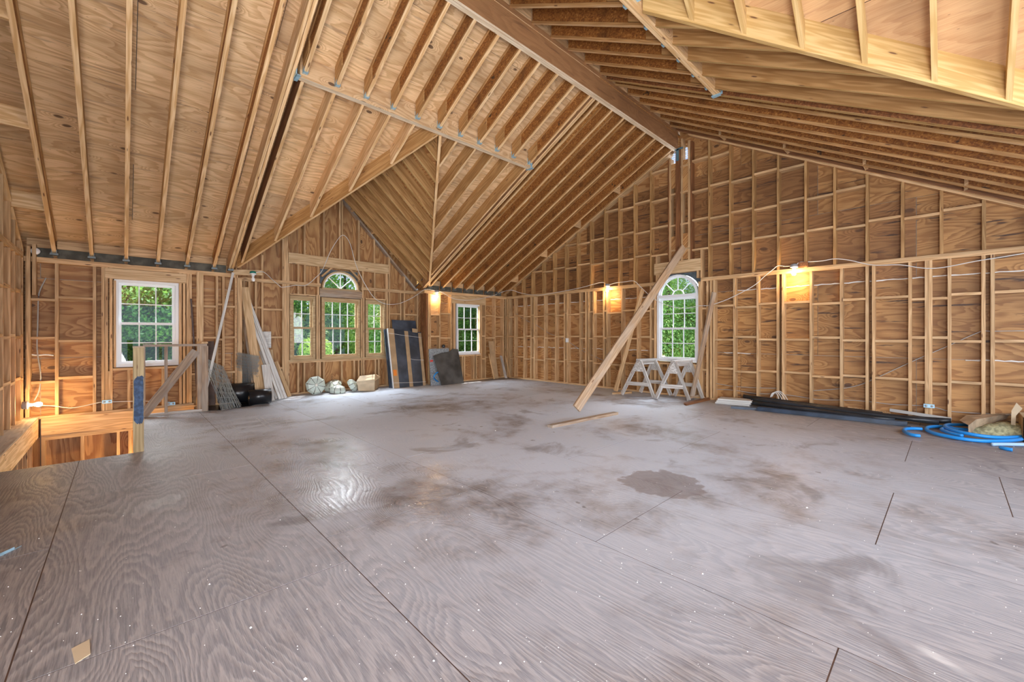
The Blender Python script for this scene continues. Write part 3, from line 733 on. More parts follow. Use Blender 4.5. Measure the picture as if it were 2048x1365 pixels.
# sloping plates under the roof, and the lookout blocks
hexa('gable_plate', (XE, 9.45, ZG(9.45)), (XE, 4.22, ZG(4.22)), (0, 0, .0), (0, 0, .0), 'stud', east) if 0 else None
def slope_plate(y0, y1):
    a, b_ = V((XE+SD/2, y0, ZG(y0))), V((XE+SD/2, y1, ZG(y1)))
    hexa('gable_plate', a, b_, (SD/2, 0, 0), (0, 0, .045), 'stud', east)
slope_plate(9.45, 4.16); slope_plate(3.76, -2.6)
for i in range(4): 
    y = 8.8-i*1.15; hexa('lookout_block', (8.25, y, zL(y)+.02), (XE+SD, y, zL(y)+.02), (0, .019, .009), (0, 0, .20), 'stud', east)
for i in range(4):
    y = 3.0-i*1.05; hexa('lookout_block', (8.25, y, zR(y)+.02), (XE+SD, y, zR(y)+.02), (0, .019, -.009), (0, 0, .20), 'stud', east)
# white foam squeezed along the sheet joints
def foam(y0, y1, z, wob=.006):
    pts = []; y = y0
    while y > y1: pts.append((XE+SD-.004, y, z+random.uniform(-wob, wob))); y -= .06
    tube('foam_seam', pts, [.006+random.random()*.006 for _ in pts], 'foam', east, 5, sub=1)
foam(9.0, 4.7, 2.17); foam(2.95, -1.0, 2.17); foam(9.0, 4.7, .95, .01); foam(-.15, -1.0, .95); foam(3.1, 2.6, .95)
# ================================================================== WEST WALL
ZW = lambda y: zL(y)-.02 if y > 4.0 else zR(y)
wreg = [[(1.0, -.22), (9.52, -.22), (9.52, 2.75), (1.0, 2.75)], [(4.0, 2.75), (9.52, 2.75), (9.52, ZW(9.52)+.1), (4.0, ZW(4.0)+.3)],
        [(1.0, 2.75), (4.0, 2.75), (4.0, 5.5), (1.0, zR(1.0)+.2)], [(5.2, -2.75), (9.52, -2.75), (9.52, -.22), (5.2, -.22)]]
west = slab('wall_west', (XW-SD-.016, 0, 0), (0, 1, 0), (0, 0, 1), (-1, 0, 0), wreg, .03, 'siding')
sheets(west, (XW-SD, 0, 0), (0, 1, 0), (0, 0, 1), (-1, 0, 0), wreg, 2.44, 1.22, .3, 1.22, .012, 'ply_wall', voff=-.27)
yw = [wx(p, 600, XW).y for p in (6.6, 21, 30.5, 41.5)]
yw += [9.33, yw[0]-.40, yw[0]-.81, yw[0]-1.2, yw[0]-1.6, yw[0]-2.0]+[yw[0]-2.4-.4*k for k in range(10)]
for y in yw:
    hexa('stud', (XW, y, .082), (XW, y, 2.44), (0, .019, 0), (-SD, 0, 0), 'stud', west)
    hexa('stud', (XW, y, 2.52), (XW, y, ZW(y)), (0, .019, 0), (-SD, 0, 0), 'stud', west)
sy = sorted(yw)
for i, (a, b_) in enumerate(zip(sy, sy[1:])):
    for j, z in enumerate((.66, 1.27, 1.9, 3.15)):
        z2 = z+(.03 if (i+j) % 2 else 0)
        if z2 < ZW(b_)-.1 and b_-a > .1: hexa('blocking', (XW, a+.02, z2), (XW, b_-.02, z2), (0, 0, .019), (-SD, 0, 0), 'stud', west)
hexa('top_plate', (XW-.0, 1.0, 2.48), (XW-.0, 9.38, 2.48), (0, 0, .038), (-SD, 0, 0), 'rafter', west)
hexa('gable_plate', (XW-SD/2, 9.4, ZW(9.4)), (XW-SD/2, 4.0, ZW(4.0)), (SD/2, 0, 0), (0, 0, .045), 'rafter', west)
for y in (5.6, 6.0, 6.4, 6.8, 7.2, 7.6, 8.0, 8.4, 8.8, 9.2): hexa('stud', (XW+.1, y, -2.7), (XW+.1, y, -.24), (0, .019, 0), (-SD, 0, 0), 'stud', west)
stud(north, 'N', -1.0, .5, 2.62, plane=YN-.05, mat='stud'); stud(north, 'N', -.945, 1.9, 2.66, plane=YN-.06)
# ================================================================== CEILING
XR = 8.95
# main north slope: everything but the dormer's triangle
valx = lambda y: 3.69+.5733*(y-5.58)      # right valley in plan
vall = lambda y: 3.65-.5500*(y-5.58)      # left valley in plan
cosL = 1/math.sqrt(1+.511**2); cosR = 1/math.sqrt(1+.565**2)
LU = lambda Y: (9.9-Y)/cosL               # distance up the slope
regL = [[(-1.3, LU(9.9)), (1.6, LU(9.9)), (1.6, LU(3.98)), (-1.3, LU(3.98))],
        [(1.6, LU(5.56)), (5.76, LU(5.56)), (5.76, LU(3.98)), (1.6, LU(3.98))],
        [(1.6, LU(9.31)), (3.65, LU(5.56)), (1.6, LU(5.56))],
        [(5.76, LU(9.19)), (3.70, LU(5.56)), (5.76, LU(5.56))],
        [(5.76, LU(9.9)), (XR, LU(9.9)), (XR, LU(3.98)), (5.76, LU(3.98))]]
OLv = V((0, 9.9, zL(9.9)+RD)); WL = V((0, -cosL, .511*cosL)); NL = V((0, .511*cosL, cosL))
ceil = slab('ceiling', OLv+NL*.02, (1, 0, 0), WL, NL, regL, .03, 'shingle')
sheets(ceil, OLv, (1, 0, 0), WL, NL, regL[:4], 2.44, 1.22, -1.1, 1.22, .014, 'ply_roof')
sheets(ceil, OLv, (1, 0, 0), WL, NL, regL[4:], 2.44, 1.22, -1.1, 1.22, .014, 'osb')
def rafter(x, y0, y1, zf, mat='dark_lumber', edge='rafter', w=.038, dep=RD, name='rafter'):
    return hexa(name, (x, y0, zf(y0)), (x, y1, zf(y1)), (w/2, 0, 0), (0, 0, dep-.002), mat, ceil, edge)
def ijoist(x, y0, y1, zf, dep=RD-.002, fw=.046, fh=.032, name='rafter'):
    """roof I-joist: two solid flanges and a thin OSB web, plumb-cut ends"""
    f, h_ = fw/2, .006
    prof = [(-f, 0), (f, 0), (f, fh), (h_, fh), (h_, dep-fh), (f, dep-fh), (f, dep), (-f, dep), (-f, dep-fh), (-h_, dep-fh), (-h_, fh), (-f, fh)]
    vs = [V((x+u, y0, zf(y0)+z)) for u, z in prof]+[V((x+u, y1, zf(y1)+z)) for u, z in prof]
    n_ = 12; fs = []; mi = []
    for k in range(n_):
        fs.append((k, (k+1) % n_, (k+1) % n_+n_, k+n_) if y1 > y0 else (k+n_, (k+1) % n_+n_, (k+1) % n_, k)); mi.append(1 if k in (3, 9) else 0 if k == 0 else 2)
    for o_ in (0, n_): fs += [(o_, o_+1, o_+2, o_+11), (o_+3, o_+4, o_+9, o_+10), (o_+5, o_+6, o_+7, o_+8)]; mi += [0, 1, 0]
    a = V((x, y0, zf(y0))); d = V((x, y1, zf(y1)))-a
    return mesh_obj(name, vs, fs, ['rafter', 'osb_web', 'flange_shade'], ceil, a, frame(d, (0, 0, 1)), mi)
def stiffener(x, y, z, zf): 
    for sd_ in (-1, 1): hexa('web_stiffener', (x+sd_*.018, y, zf(y)+.04), (x+sd_*.018, y+.22*z, zf(y+.22*z)+.04), (.010, 0, 0), (0, 0, RD-.084), 'valley', ceil)
def hanger(x, y, z, sgn):
    """metal joist hanger: seat and two cheeks"""
    k = boxes_obj('joist_hanger', [((x-.026, y-.04, z-.006), (x+.026, y+.04, z)), ((x-.026, y-.04, z), (x-.021, y+.04, z+.11)), ((x+.021, y-.04, z), (x+.026, y+.04, z+.11))], 'metal', ceil)
def shoe(x, y, z): boxes_obj('rafter_shoe', [((x-.045, y-.05, z-.03), (x+.045, y+.05, z-.001)), ((x-.03, y-.05, z), (x-.021, y+.03, z+.05)), ((x+.021, y-.05, z), (x+.03, y+.03, z+.05))], 'shoe', ceil)
RB0, RB1 = 3.985, 4.085                   # ridge beam width
XLs = [-.745, -.345, .055, .455, .85, 1.245]
YF = 9.35
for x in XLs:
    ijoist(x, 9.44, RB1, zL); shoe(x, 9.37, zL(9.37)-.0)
for x in (1.485, 1.53): rafter(x, 9.44, RB1, zL, 'rafter'); 
shoe(1.5, 9.37, zL(9.37))
XH = [1.65, 2.04, 2.43, 2.825, 3.22, 3.61, 4.01, 4.405, 4.80, 5.20, 5.62]
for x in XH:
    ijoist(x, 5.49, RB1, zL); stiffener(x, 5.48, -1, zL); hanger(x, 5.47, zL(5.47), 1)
    if x < 3.5: rafter(x, min(9.2, 5.58+(3.62-x)/.55), 5.58, zL, 'dark_lumber' if x < 1.7 else 'rafter')
    elif x > 3.8: rafter(x, min(9.35, 5.58+(x-3.72)/.5733), 5.58, zL, 'valley')
for x in (5.715, 5.76): rafter(x, 9.42, RB1, zL, 'lvl')
XS = [5.88, 6.27, 6.655, 7.045, 7.43, 7.815, 8.225]
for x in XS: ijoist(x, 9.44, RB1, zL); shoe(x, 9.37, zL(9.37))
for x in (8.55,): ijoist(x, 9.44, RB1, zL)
# header of two plies, hung between the doubled rafters
for y in (5.50, 5.545): hexa('header', (1.60, y+.02, zL(5.545)-.012), (5.70, y+.02, zL(5.545)-.012), (0, .0215, 0), (0, 0, .27), 'ply_roof', ceil, 'lvl_edge')
for x in (1.575, 5.705): boxes_obj('joist_hanger', [((x-.025, 5.46, zL(5.545)-.02), (x+.025, 5.62, zL(5.545)-.012)), ((x-.03, 5.46, zL(5.545)-.02), (x-.02, 5.62, zL(5.545)+.1))], 'metal', ceil)
# ridge beam of three plies
for k in range(3):
    y = RB0+.0167+k*.0333; hexa('ridge_beam', (-1.2, y, 5.255-(.004 if k == 1 else 0)), (XE+.02, y, 5.255-(.004 if k == 1 else 0)), (0, .0166, 0), (0, 0, .40), 'lvl', ceil, 'lvl_edge')
# board closing the step between the two slopes above the ridge
hexa('ridge_riser', (-1.3, 4.03, 5.5), (XR, 4.03, 5.5), (0, .008, 0), (0, 0, .50), 'ply_roof', ceil)
prism('cap_board', [(-1.3, 4.10, 5.45), (XR, 4.10, 5.45), (XR, 4.0, 5.97), (-1.3, 4.0, 5.97)], (0, .012, .002), 'ply_roof', ceil)
# valleys and dormer
def valley(p0, p1, name='valley_rafter', mat='valley', edge='new_lumber', w=.045, dep=.29, z0=None, z1=None):
    d = (V(p1)-V(p0)); s = V((-d.y, d.x, 0)).normalized()*w/2
    return hexa(name, p0, p1, s, (0, 0, dep), mat, ceil, edge)
valley((1.61, 9.30, zL(9.30)), (3.65, 5.59, zL(5.59)), edge='rafter'); valley((5.87, 9.38, zL(9.38)), (3.70, 5.59, zL(5.59)), edge='rafter')
hexa('dormer_ridge', (3.67, 5.60, 4.50), (3.67, YD, 4.50), (.019, 0, 0), (0, 0, .29), 'valley', ceil, 'rafter')
for y in [9.62, 9.22, 8.82, 8.42, 8.02, 7.62, 7.22, 6.82, 6.42, 6.02]:
    xe = min(5.84, valx(y)-.02) if y < 9.35 else 5.84
    hexa('dormer_rafter', (3.69, y, zD(3.69)), (xe, y, zD(xe)), (0, .019, 0), (0, 0, RD+.02), 'valley', ceil, 'new_lumber')
    xl = max(1.63, vall(y)) if y < 9.35 else 1.63
    hexa('dormer_rafter', (3.65, y, zD(3.69)), (xl, y, zD(3.69)-.92*(3.65-xl)), (0, .019, 0), (0, 0, RD+.02), 'valley', ceil, 'new_lumber')
for i in range(4):
    x = 4.0+i*.5; hexa('lookout_block', (x, 9.64, zD(x)+.05), (x, YD, zD(x)+.05), (.019, 0, -.017), (0, 0, .18), 'stud', ceil)
cD = 1/math.sqrt(1+.891**2); OD = V((3.67, 5.58, zD(3.69)+RD+.03)); WD = V((cD, 0, -.891*cD)); ND = V((.891*cD, 0, cD))
rD = [[(0, 0), (4.75, 0), (4.75, 2.45/cD), (3.83, 2.22/cD)]]
sheets(ceil, OD, (0, 1, 0), WD, ND, rD, 2.44, 1.22, 0, 1.22, .014, 'ply_wall')
slab('ceiling_north_dormer', OD+ND*.02, (0, 1, 0), WD, ND, rD, .03, 'shingle')
WD2 = V((-cD, 0, -.891*cD)); ND2 = V((-.891*cD, 0, cD))
sheets(ceil, OD, (0, 1, 0), WD2, ND2, [[(0, 0), (3.73, 2.05/cD), (4.75, 2.35/cD), (4.75, 0)]], 2.44, 1.22, 0, 1.22, .014, 'ply_wall')
# eave blocking between the rafter heels
ex = sorted(XLs+[-1.05, 1.47])
for a, b_ in zip(ex, ex[1:]):
    if b_-a > .1: hexa('eave_blocking', (a+.02, 9.47, 2.63), (b_-.02, 9.47, 2.63), (0, .015, 0), (0, 0, .13), 'stud', ceil); hexa('eave_board', (a+.02, 9.505, 2.47), (b_-.02, 9.505, 2.47), (0, .006, 0), (0, 0, .3), 'eave_wood', ceil)
ex = sorted(XS+[5.78, 8.53])
for a, b_ in zip(ex, ex[1:]):
    hexa('eave_blocking', (a+.02, 9.47, 2.62), (b_-.02, 9.47, 2.62), (0, .015, 0), (0, 0, .13), 'stud', ceil); hexa('eave_board', (a+.02, 9.505, 2.47), (b_-.02, 9.505, 2.47), (0, .006, 0), (0, 0, .3), 'eave_wood', ceil)
for i, z in enumerate((3.0, 3.65, 4.25)):
    y = 9.35-(z-2.56)/.511; hexa('lookout_block', (-1.15, y, z), (-.765, y, z), (0, .019, 0), (0, 0, RD-.05), 'rafter', ceil)
# ---------------- south slope
OR = V((0, -2.2, zR(-2.2)+RD)); WR = V((0, cosR, .565*cosR)); NR = V((0, -.565*cosR, cosR)); RU = lambda Y: (Y+2.2)/cosR
xr2 = lambda y: 3.87+.5786*(2.139-y)
regR = [[(-1.3, RU(2.17)), (XR, RU(2.17)), (XR, RU(4.03)), (-1.3, RU(4.03))],
        [(3.87, RU(2.17)), (xr2(-2.2), 0), (XR, 0), (XR, RU(2.17))], [(-1.3, 0), (1.4, 0), (3.5, RU(2.17)), (-1.3, RU(2.17))]]
sheets(ceil, OR, (1, 0, 0), WR, NR, regR, 2.44, 1.22, -.5, 1.22, .014, 'osb')
struct(slab('ceiling_south', OR+NR*.02, (1, 0, 0), WR, NR, regR, .03, 'shingle'))
XRS = [.2, .6, 1.0, 1.4, 1.8, 2.2, 2.6, 3.0, 3.35, 3.74, 4.16, 4.555, 4.945, 5.366, 5.785]
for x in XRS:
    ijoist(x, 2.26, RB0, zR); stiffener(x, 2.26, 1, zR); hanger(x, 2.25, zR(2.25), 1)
    if x > 4: rafter(x, 2.16, 2.139-(x-3.87)/.5786+.03, zR, 'valley', 'new_lumber')
for x in (5.985, 6.03): rafter(x, -2.2, RB0, zR, 'osb_dark', 'new_lumber')
XR3 = [6.235, 6.64, 7.05, 7.45, 7.86, 8.28]
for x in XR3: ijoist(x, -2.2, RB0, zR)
rafter(8.56, -2.2, RB0, zR, 'dark_lumber')
rx = sorted(XRS[8:]+[5.985]+XR3)
for a, b_ in zip(rx, rx[1:]):
    if b_-a > .1: hexa('ridge_blocking', (a+.02, RB0+.02, 5.655), (b_-.02, RB0+.02, 5.655), (0, .01, 0), (0, 0, .25), 'ply_roof', ceil)
for y in (2.175, 2.22): hexa('header', (-1.2, y, zR(2.19)-.008), (5.965, y, zR(2.19)-.008), (0, .0215, 0), (0, 0, .27), 'ply_roof', ceil, 'rafter')
boxes_obj('joist_hanger', [((5.93, 2.13, zR(2.19)-.018), (6.0, 2.27, zR(2.19)-.01)), ((5.965, 2.13, zR(2.19)-.018), (5.972, 2.27, zR(2.19)+.1))], 'metal', ceil)
valley((3.86, 2.15, zE(3.86)), (xr2(-2.1), -2.1, zE(xr2(-2.1))), dep=.30, mat='new_lumber')
hexa('dormer_ridge', (3.74, 2.14, 4.66), (3.74, -2.6, 4.66), (.019, 0, 0), (0, 0, .3), 'new_lumber', ceil); hanger(3.74, 2.12, 4.655, 1)
for y in [1.74, 1.345, .93, .517, .09, -.33, -.74, -1.15, -1.55, -1.95]:
    xe = xr2(y)-.015
    hexa('dormer_rafter', (3.76, y, zE(3.76)), (xe, y, zE(xe)), (0, .019, 0), (0, 0, .235), 'new_lumber', ceil)
    hexa('dormer_rafter', (3.72, y, zE(3.76)), (2*3.74-xe, y, zE(xe)), (0, .019, 0), (0, 0, .235), 'new_lumber', ceil)
cE = 1/math.sqrt(1+.977**2); OEv = V((3.74, 2.14, zE(3.74)+.28)); WE = V((cE, 0, -.977*cE)); NE = V((.977*cE, 0, cE))
sheets(ceil, OEv, (0, -1, 0), WE, NE, [[(-.1, 0), (4.9, 0), (4.9, 3.1/cE), (-.1, .2)]], 2.44, 1.22, 0, 1.22, .014, 'ply_dormer')
slab('ceiling_south_dormer', OEv+NE*.02, (0, -1, 0), WE, NE, [[(-.1, 0), (4.9, 0), (4.9, 3.1/cE), (-.1, .2)]], .03, 'shingle')
sheets(ceil, OEv, (0, -1, 0), V((-cE, 0, -.977*cE)), V((-.977*cE, 0, cE)), [[(-.1, 0), (-.1, .2), (4.9, 3.1/cE), (4.9, 0)]], 2.44, 1.22, 0, 1.22, .014, 'ply_roof')
valley((xr2(-2.1)+.02, -2.1+.05, zE(xr2(-2.1))+.14), (3.95, 2.14, zE(3.86)+.14), name='valley_board', dep=.16, mat='dark_lumber', edge='dark_lumber')
# ================================================================== WINDOWS
def pbox(ax, u0, u1, d0, d1, z0, z1):
    """box in wall terms: along, depth outwards, height"""
    return ((u0, d0, z0), (u1, d1, z1)) if ax == 'N' else ((d0, u0, z0), (d1, u1, z1))
def ring(ax, u0, u1, d0, d1, z0, z1, w, wb=None):
    wb = wb or w
    return [pbox(ax, u0, u0+w, d0, d1, z0, z1), pbox(ax, u1-w, u1, d0, d1, z0, z1), pbox(ax, u0+w, u1-w, d0, d1, z0, z0+wb), pbox(ax, u0+w, u1-w, d0, d1, z1-w, z1)]
def sash(win, ax, u0, u1, d, z0, z1, cols, rows, mat, w=.042, rmat=None):
    s = boxes_obj('sash', ring(ax, u0, u1, d, d+.035, z0, z1, w), rmat or mat, win)
    a, b_, c, e = u0+w, u1-w, z0+w, z1-w
    for k in range(1, cols): u = a+(b_-a)*k/cols; boxes_obj('muntin', [pbox(ax, u-.008, u+.008, d+.006, d+.03, c, e)], mat, s)
    for k in range(1, rows): z = c+(e-c)*k/rows; boxes_obj('muntin', [pbox(ax, a, b_, d+.007, d+.029, z-.008, z+.008)], mat, s)
    for i in range(cols):
        for j in range(rows):
            ua, ub = a+(b_-a)*i/cols, a+(b_-a)*(i+1)/cols; za, zb = c+(e-c)*j/rows, c+(e-c)*(j+1)/rows
            boxes_obj('pane', [pbox(ax, ua+.001, ub-.001, d+.015, d+.019, za+.001, zb-.001)], 'glass', s)
    return s
def double_hung(name, ax, pl, u0, u1, z0, z1, cols, mat, smat, par=None, fw=.045, d0=.03):
    fr = ring(ax, u0, u1, pl+d0, pl+SD+.03, z0, z1, fw, .05)
    win = boxes_obj(name, fr, mat, par)
    if par is None: struct(win)
    zm = (z0+z1)/2
    sash(win, ax, u0+fw, u1-fw, pl+d0+.075, zm-.02, z1-fw, cols, 2, smat, rmat=mat)
    sash(win, ax, u0+fw, u1-fw, pl+d0+.035, z0+.05, zm+.02, cols, 2, smat, rmat=mat)
    return win
w1 = double_hung('window_1', 'N', YN, W1[0]+.002, W1[1]-.002, W1[2]+.002, W1[3]-.002, 3, 'vinyl', 'vinyl')
w3 = double_hung('window_3', 'N', YN, W3[0]+.002, W3[1]-.002, W3[2]+.002, W3[3]-.002, 3, 'vinyl', 'vinyl')
w2 = struct(boxes_obj('window_2', [pbox('N', D0-.03, D5+.03, YD+.0, YD+.05, ZS-.03, ZS-.002), pbox('N', D2-.03, D3+.03, YD+.03, YD+.1, AZ-.03, AZ-.0)], 'wood_frame'))
for (a, b_, c) in ((D0, D1, 2), (D2, D3, 4), (D4, D5, 2)):
    double_hung('window_unit', 'N', YD, a+.004, b_-.004, ZS, ZT, c, 'wood_frame', 'vinyl', w2, fw=.05, d0=.01)
def arch_bar(name, ax, pl, cu, cz, r0, r1, d0, d1, mat, par, a0=0, a1=math.pi, n=18):
    vs, fs = [], []
    for k in range(n+1):
        an = a0+(a1-a0)*k/n
        for rr in (r0, r1):
            for d in (d0, d1):
                u, z = cu+rr*math.cos(an), cz+rr*math.sin(an)
                vs.append((u, pl+d, z) if ax == 'N' else (pl+d, u, z))
    for k in range(n):
        q = 4*k; p = q+4
        fs += [(q, q+1, p+1, p), (q+2, p+2, p+3, q+3), (q, p, p+2, q+2), (q+1, q+3, p+3, p+1)]
    fs += [(0, 2, 3, 1), (4*n, 4*n+1, 4*n+3, 4*n+2)]
    return mesh_obj(name, vs, fs, mat, par, (0, 0, 0))
def arch_top(par, ax, pl, cu, cz, r_, spokes, fmat, smat, hub, d):
    f = arch_bar('arch_frame', ax, pl, cu, cz, r_-.032, r_, d-.02, SD+.03, fmat, par)
    s = arch_bar('arch_sash', ax, pl, cu, cz, r_-.065, r_-.032, d+.02, d+.055, smat, par)
    boxes_obj('arch_sill', [pbox(ax, cu-r_, cu+r_, pl+d-.035, pl+SD+.034, cz-.032, cz+.02)], fmat, par)
    rr = r_-.065
    if hub: arch_bar('muntin', ax, pl, cu, cz, hub-.012, hub+.006, d+.028, d+.05, smat, s)
    angs = [math.pi*(k+1)/(spokes+1) for k in range(spokes)]
    for an in angs:
        c0, c1 = (hub or .02), rr+.004
        p = lambda q: (cu+q*math.cos(an), pl+d+.028, cz+.02*(q < .1)+q*math.sin(an)) if ax == 'N' else (pl+d+.028, cu+q*math.cos(an), cz+q*math.sin(an))
        n_ = (0, 1, 0) if ax == 'N' else (1, 0, 0)
        board('muntin', p(c0), p(c1), .016, .022, n_, smat, s)
    ed = [0]+angs+[math.pi]
    for a, b_ in zip(ed, ed[1:]):
        pts = [(hub or 0, a)] if not hub else [(hub, b_), (hub, (a+b_)/2), (hub, a)]
        pts += [(rr, a+(b_-a)*k/5) for k in range(6)]
        poly = [((cu+q*math.cos(t), pl+d+.035, cz+q*math.sin(t)) if ax == 'N' else (pl+d+.035, cu+q*math.cos(t), cz+q*math.sin(t))) for q, t in pts]
        prism('pane', poly, (0, .003, 0) if ax == 'N' else (.003, 0, 0), 'glass', s)
    if hub:
        poly = [((cu+hub*math.cos(t), pl+d+.035, cz+hub*math.sin(t)) if ax == 'N' else (pl+d+.035, cu+hub*math.cos(t), cz+hub*math.sin(t))) for t in [math.pi*k/8 for k in range(9)]]
        prism('pane', poly, (0, .003, 0) if ax == 'N' else (.003, 0, 0), 'glass', s)
arch_top(w2, 'N', YD, ACX, AZ, AR-.005, 3, 'wood_frame', 'vinyl', 0, .05)
w4 = double_hung('window_4', 'E', XE, W4[0]+.015, W4[1]-.015, W4[2]+.015, 2.15, 3, 'vinyl', 'vinyl', d0=.02)
arch_top(w4, 'E', XE, (W4[0]+W4[1])/2, 2.15, .445, 3, 'vinyl', 'vinyl', .13, .04)
# ================================================================== RAILING AND NEWEL POST
nw = thing('newel_post', 'stout doubled timber post with a patch of dark blue paint at the stair opening', 'post', (.13, 6.26, 0))
p = hexa('post', (.155, 6.26, 0), (.155, 6.26, 1.15), (.034, 0, 0), (0, 0, 0), 'post_green', nw) if 0 else None
box('post', (.092, 6.212, 0), (.182, 6.302, 1.165), 'post_green', nw, 'z')
boxes_obj('post_cap', [((.088, 6.207, 1.166), (.186, 6.306, 1.18))], 'grey_lumber', nw)
# paint patch: ragged outline on the front of the post, a real film of paint
X0_, X1_, Z0_, Z1_ = .097, .180, .31, .845
pp = [(X0_+(X1_-X0_)*k/10, Z0_+[.05, .035, .02, .01, .0, .012, -.004, .01, .0, .02, .06][k]) for k in range(11)]
pp += [(X1_-[.0, .002, .0, .001, .003][k % 5], Z0_+.06+(Z1_-Z0_-.1)*k/9) for k in range(1, 10)]
pp += [(X1_-(X1_-X0_)*k/10, Z1_+[-.01, .0, .008, .004, .0, -.004, .004, -.01, -.018, -.03, -.05][k]) for k in range(11)]
pp += [(X0_+[.003, .0, .002, .0, .004][k % 5], Z1_-.05-(Z1_-Z0_-.11)*k/9) for k in range(1, 9)]
pp = [(x_, 6.2108, z_) for x_, z_ in pp]
prism('blue_paint_patch', pp, (0, .0012, 0), 'blue_paint', nw)
gr = thing('guard_rail', 'low framed timber guard rail with a diagonal brace behind the stair opening', 'railing', (.5, 8.74, 0))
RY = 8.80
xl, xr_ = wy(289, 830, RY).x-.02, wy(396, 820, RY).x
hexa('bottom_plate', (xl-.02, RY, .0), (xr_+.06, RY, .0), (0, .045, 0), (0, 0, .038), 'saw_lumber', gr)
ztop = 1.115
hexa('top_rail', (xl, RY, ztop), (xr_+.12, RY, ztop), (0, .045, 0), (0, 0, .038), 'grey_lumber', gr)
for px in (332,): x = wy(px, 760, RY).x; hexa('baluster', (x, RY-.045, .038), (x, RY-.045, ztop), (.019, 0, 0), (0, .089, 0), 'grey_lumber', gr)
x = xl+.01; hexa('baluster', (x, RY-.045, .038), (x, RY-.045, ztop), (.019, 0, 0), (0, .089, 0), 'grey_lumber', gr)
x = wy(398.5, 760, RY).x; hexa('end_post', (x, RY-.045, .038), (x, RY-.045, ztop), (.03, 0, 0), (0, .089, 0), 'grey_lumber', gr)
x = x+.075; hexa('end_post', (x, RY-.05, .0), (x, RY-.05, ztop+.0), (.043, 0, 0), (0, .089, 0), 'grey_lumber', gr)
a, b_ = wy(286, 832, RY-.05), wy(392, 702, RY-.05)
board('diagonal_brace', a, b_, .125, .038, (0, -1, 0), 'grey_lumber', gr)
hexa('top_rail', (x, RY, ztop+.04), (x, 9.36, ztop+.04), (.045, 0, 0), (0, 0, .03), 'pine', gr)
hexa('baluster', (x-.03, 9.2, .0), (x-.03, 9.2, ztop), (.019, 0, 0), (0, .06, 0), 'primed', gr)
# ================================================================== LEANING LUMBER
def leaning(name, label, cat, p0, p1, w, t, n, mat, group=None):
    ob = board(name, p0, p1, w, t, n, mat); return tag(ob, label, cat, group)
a = fl(1155, 834); a = V((5.30, 4.10, .02)); 
a = V((fl(1153, 834).x, fl(1153, 834).y, .13)); b_ = V((8.50, 3.80, 3.13))
nrm = V((-.35, -1, .15))
pl_ = leaning('long_plank', 'long wide plank leaning from the floor up to the post over the arched window', 'plank', a, b_, .15, .038, nrm, 'plank')
a, b_ = fl(1100, 856), fl(1232, 829)
tag(hexa('loose_stud', (a.x, a.y, .0), (b_.x, b_.y, .0), (.0, .045, 0), (0, 0, .038), 'grey_lumber'), 'short stud lying flat on the floor at the foot of the long plank', 'board')
leaning('temporary_brace', 'thin stud leaning on the wall behind the long plank', 'brace', fl(1231, 788)+V((0, 0, .06)), (8.56, 4.77, 2.34), .089, .038, (-.3, -1, .1), 'stud')
leaning('temporary_brace', 'thin stud leaning on the wall right of the arched window', 'brace', fl(1384, 800)+V((0, 0, .06)), (8.55, 3.21, 2.15), .089, .038, (-.35, -1, .1), 'grey_lumber')
a, b_ = fl(1225, 789), fl(1264, 787); tag(hexa('wood_block', a, b_, (.04, .02, 0), (0, 0, .038), 'stud'), 'flat timber offcut on the floor under the brace behind the long plank', 'board')
a, b_ = fl(1370, 811), fl(1418, 800); tag(hexa('wood_block', a, b_, (.04, .04, 0), (0, 0, .038), 'dark_lumber'), 'reddish timber offcut on the floor under the right sawhorse', 'board')
a, b_ = fl(1376, 802), fl(1412, 794); tag(hexa('wood_block', a+V((0, 0, .039)), b_+V((0, 0, .06)), (.03, .03, 0), (0, 0, .03), 'grey_lumber'), 'greyish timber offcut lying on the reddish one under the right sawhorse', 'board')
# ================================================================== SAWHORSES
def sawhorse(label, e0, e1, feet0, feet1, grp):
    zt = .775; e0, e1 = V((*e0, zt)), V((*e1, zt)); c = (e0+e1)/2
    t = thing('sawhorse', label, 'sawhorse', (c.x, c.y, 0), grp)
    d = (e1-e0).normalized(); s = V((-d.y, d.x, 0))
    hexa('beam', e0-V((0, 0, .02)), e1-V((0, 0, .02)), s*.05, (0, 0, .04), 'saw_lumber', t)
    hexa('apron', e0-V((0, 0, .10)), e1-V((0, 0, .10)), s*.019, (0, 0, .08), 'saw_lumber', t)
    for e, ft, k in ((e0, feet0, -1), (e1, feet1, 1)):
        tops = []
        for f in ft:
            f = V((*f, .0)); side = 1 if (f-e).dot(s) > 0 else -1
            top = e+s*side*.022-d*k*.04+V((0, 0, -.01)); tops.append(top)
            board('leg', f+V((0, 0, .02)), top, .066, .036, d, 'saw_lumber', t)
        f0, f1 = V((*ft[0], 0)), V((*ft[1], 0)); dd = d*k*.024-d*k*.02
        m0, m1 = f0.lerp(tops[0], .36), f1.lerp(tops[1], .36)
        board('stretcher', m0+d*k*.03, m1+d*k*.03, .075, .02, d, 'saw_lumber', t)
        q0, q1 = f0.lerp(tops[0], .70), f1.lerp(tops[1], .70); o_ = d*k*.026
        prism('gusset', [q0+o_, q1+o_, tops[1]+o_, tops[0]+o_], d*k*.012, 'saw_lumber', t)
    return t
sawhorse('paint-spattered timber sawhorse, left of two under the arched window', (7.93, 4.52), (8.48, 4.43), ((7.865, 4.868), (7.911, 4.153)), ((8.48, 4.775), (8.50, 4.075)), 'sawhorses')
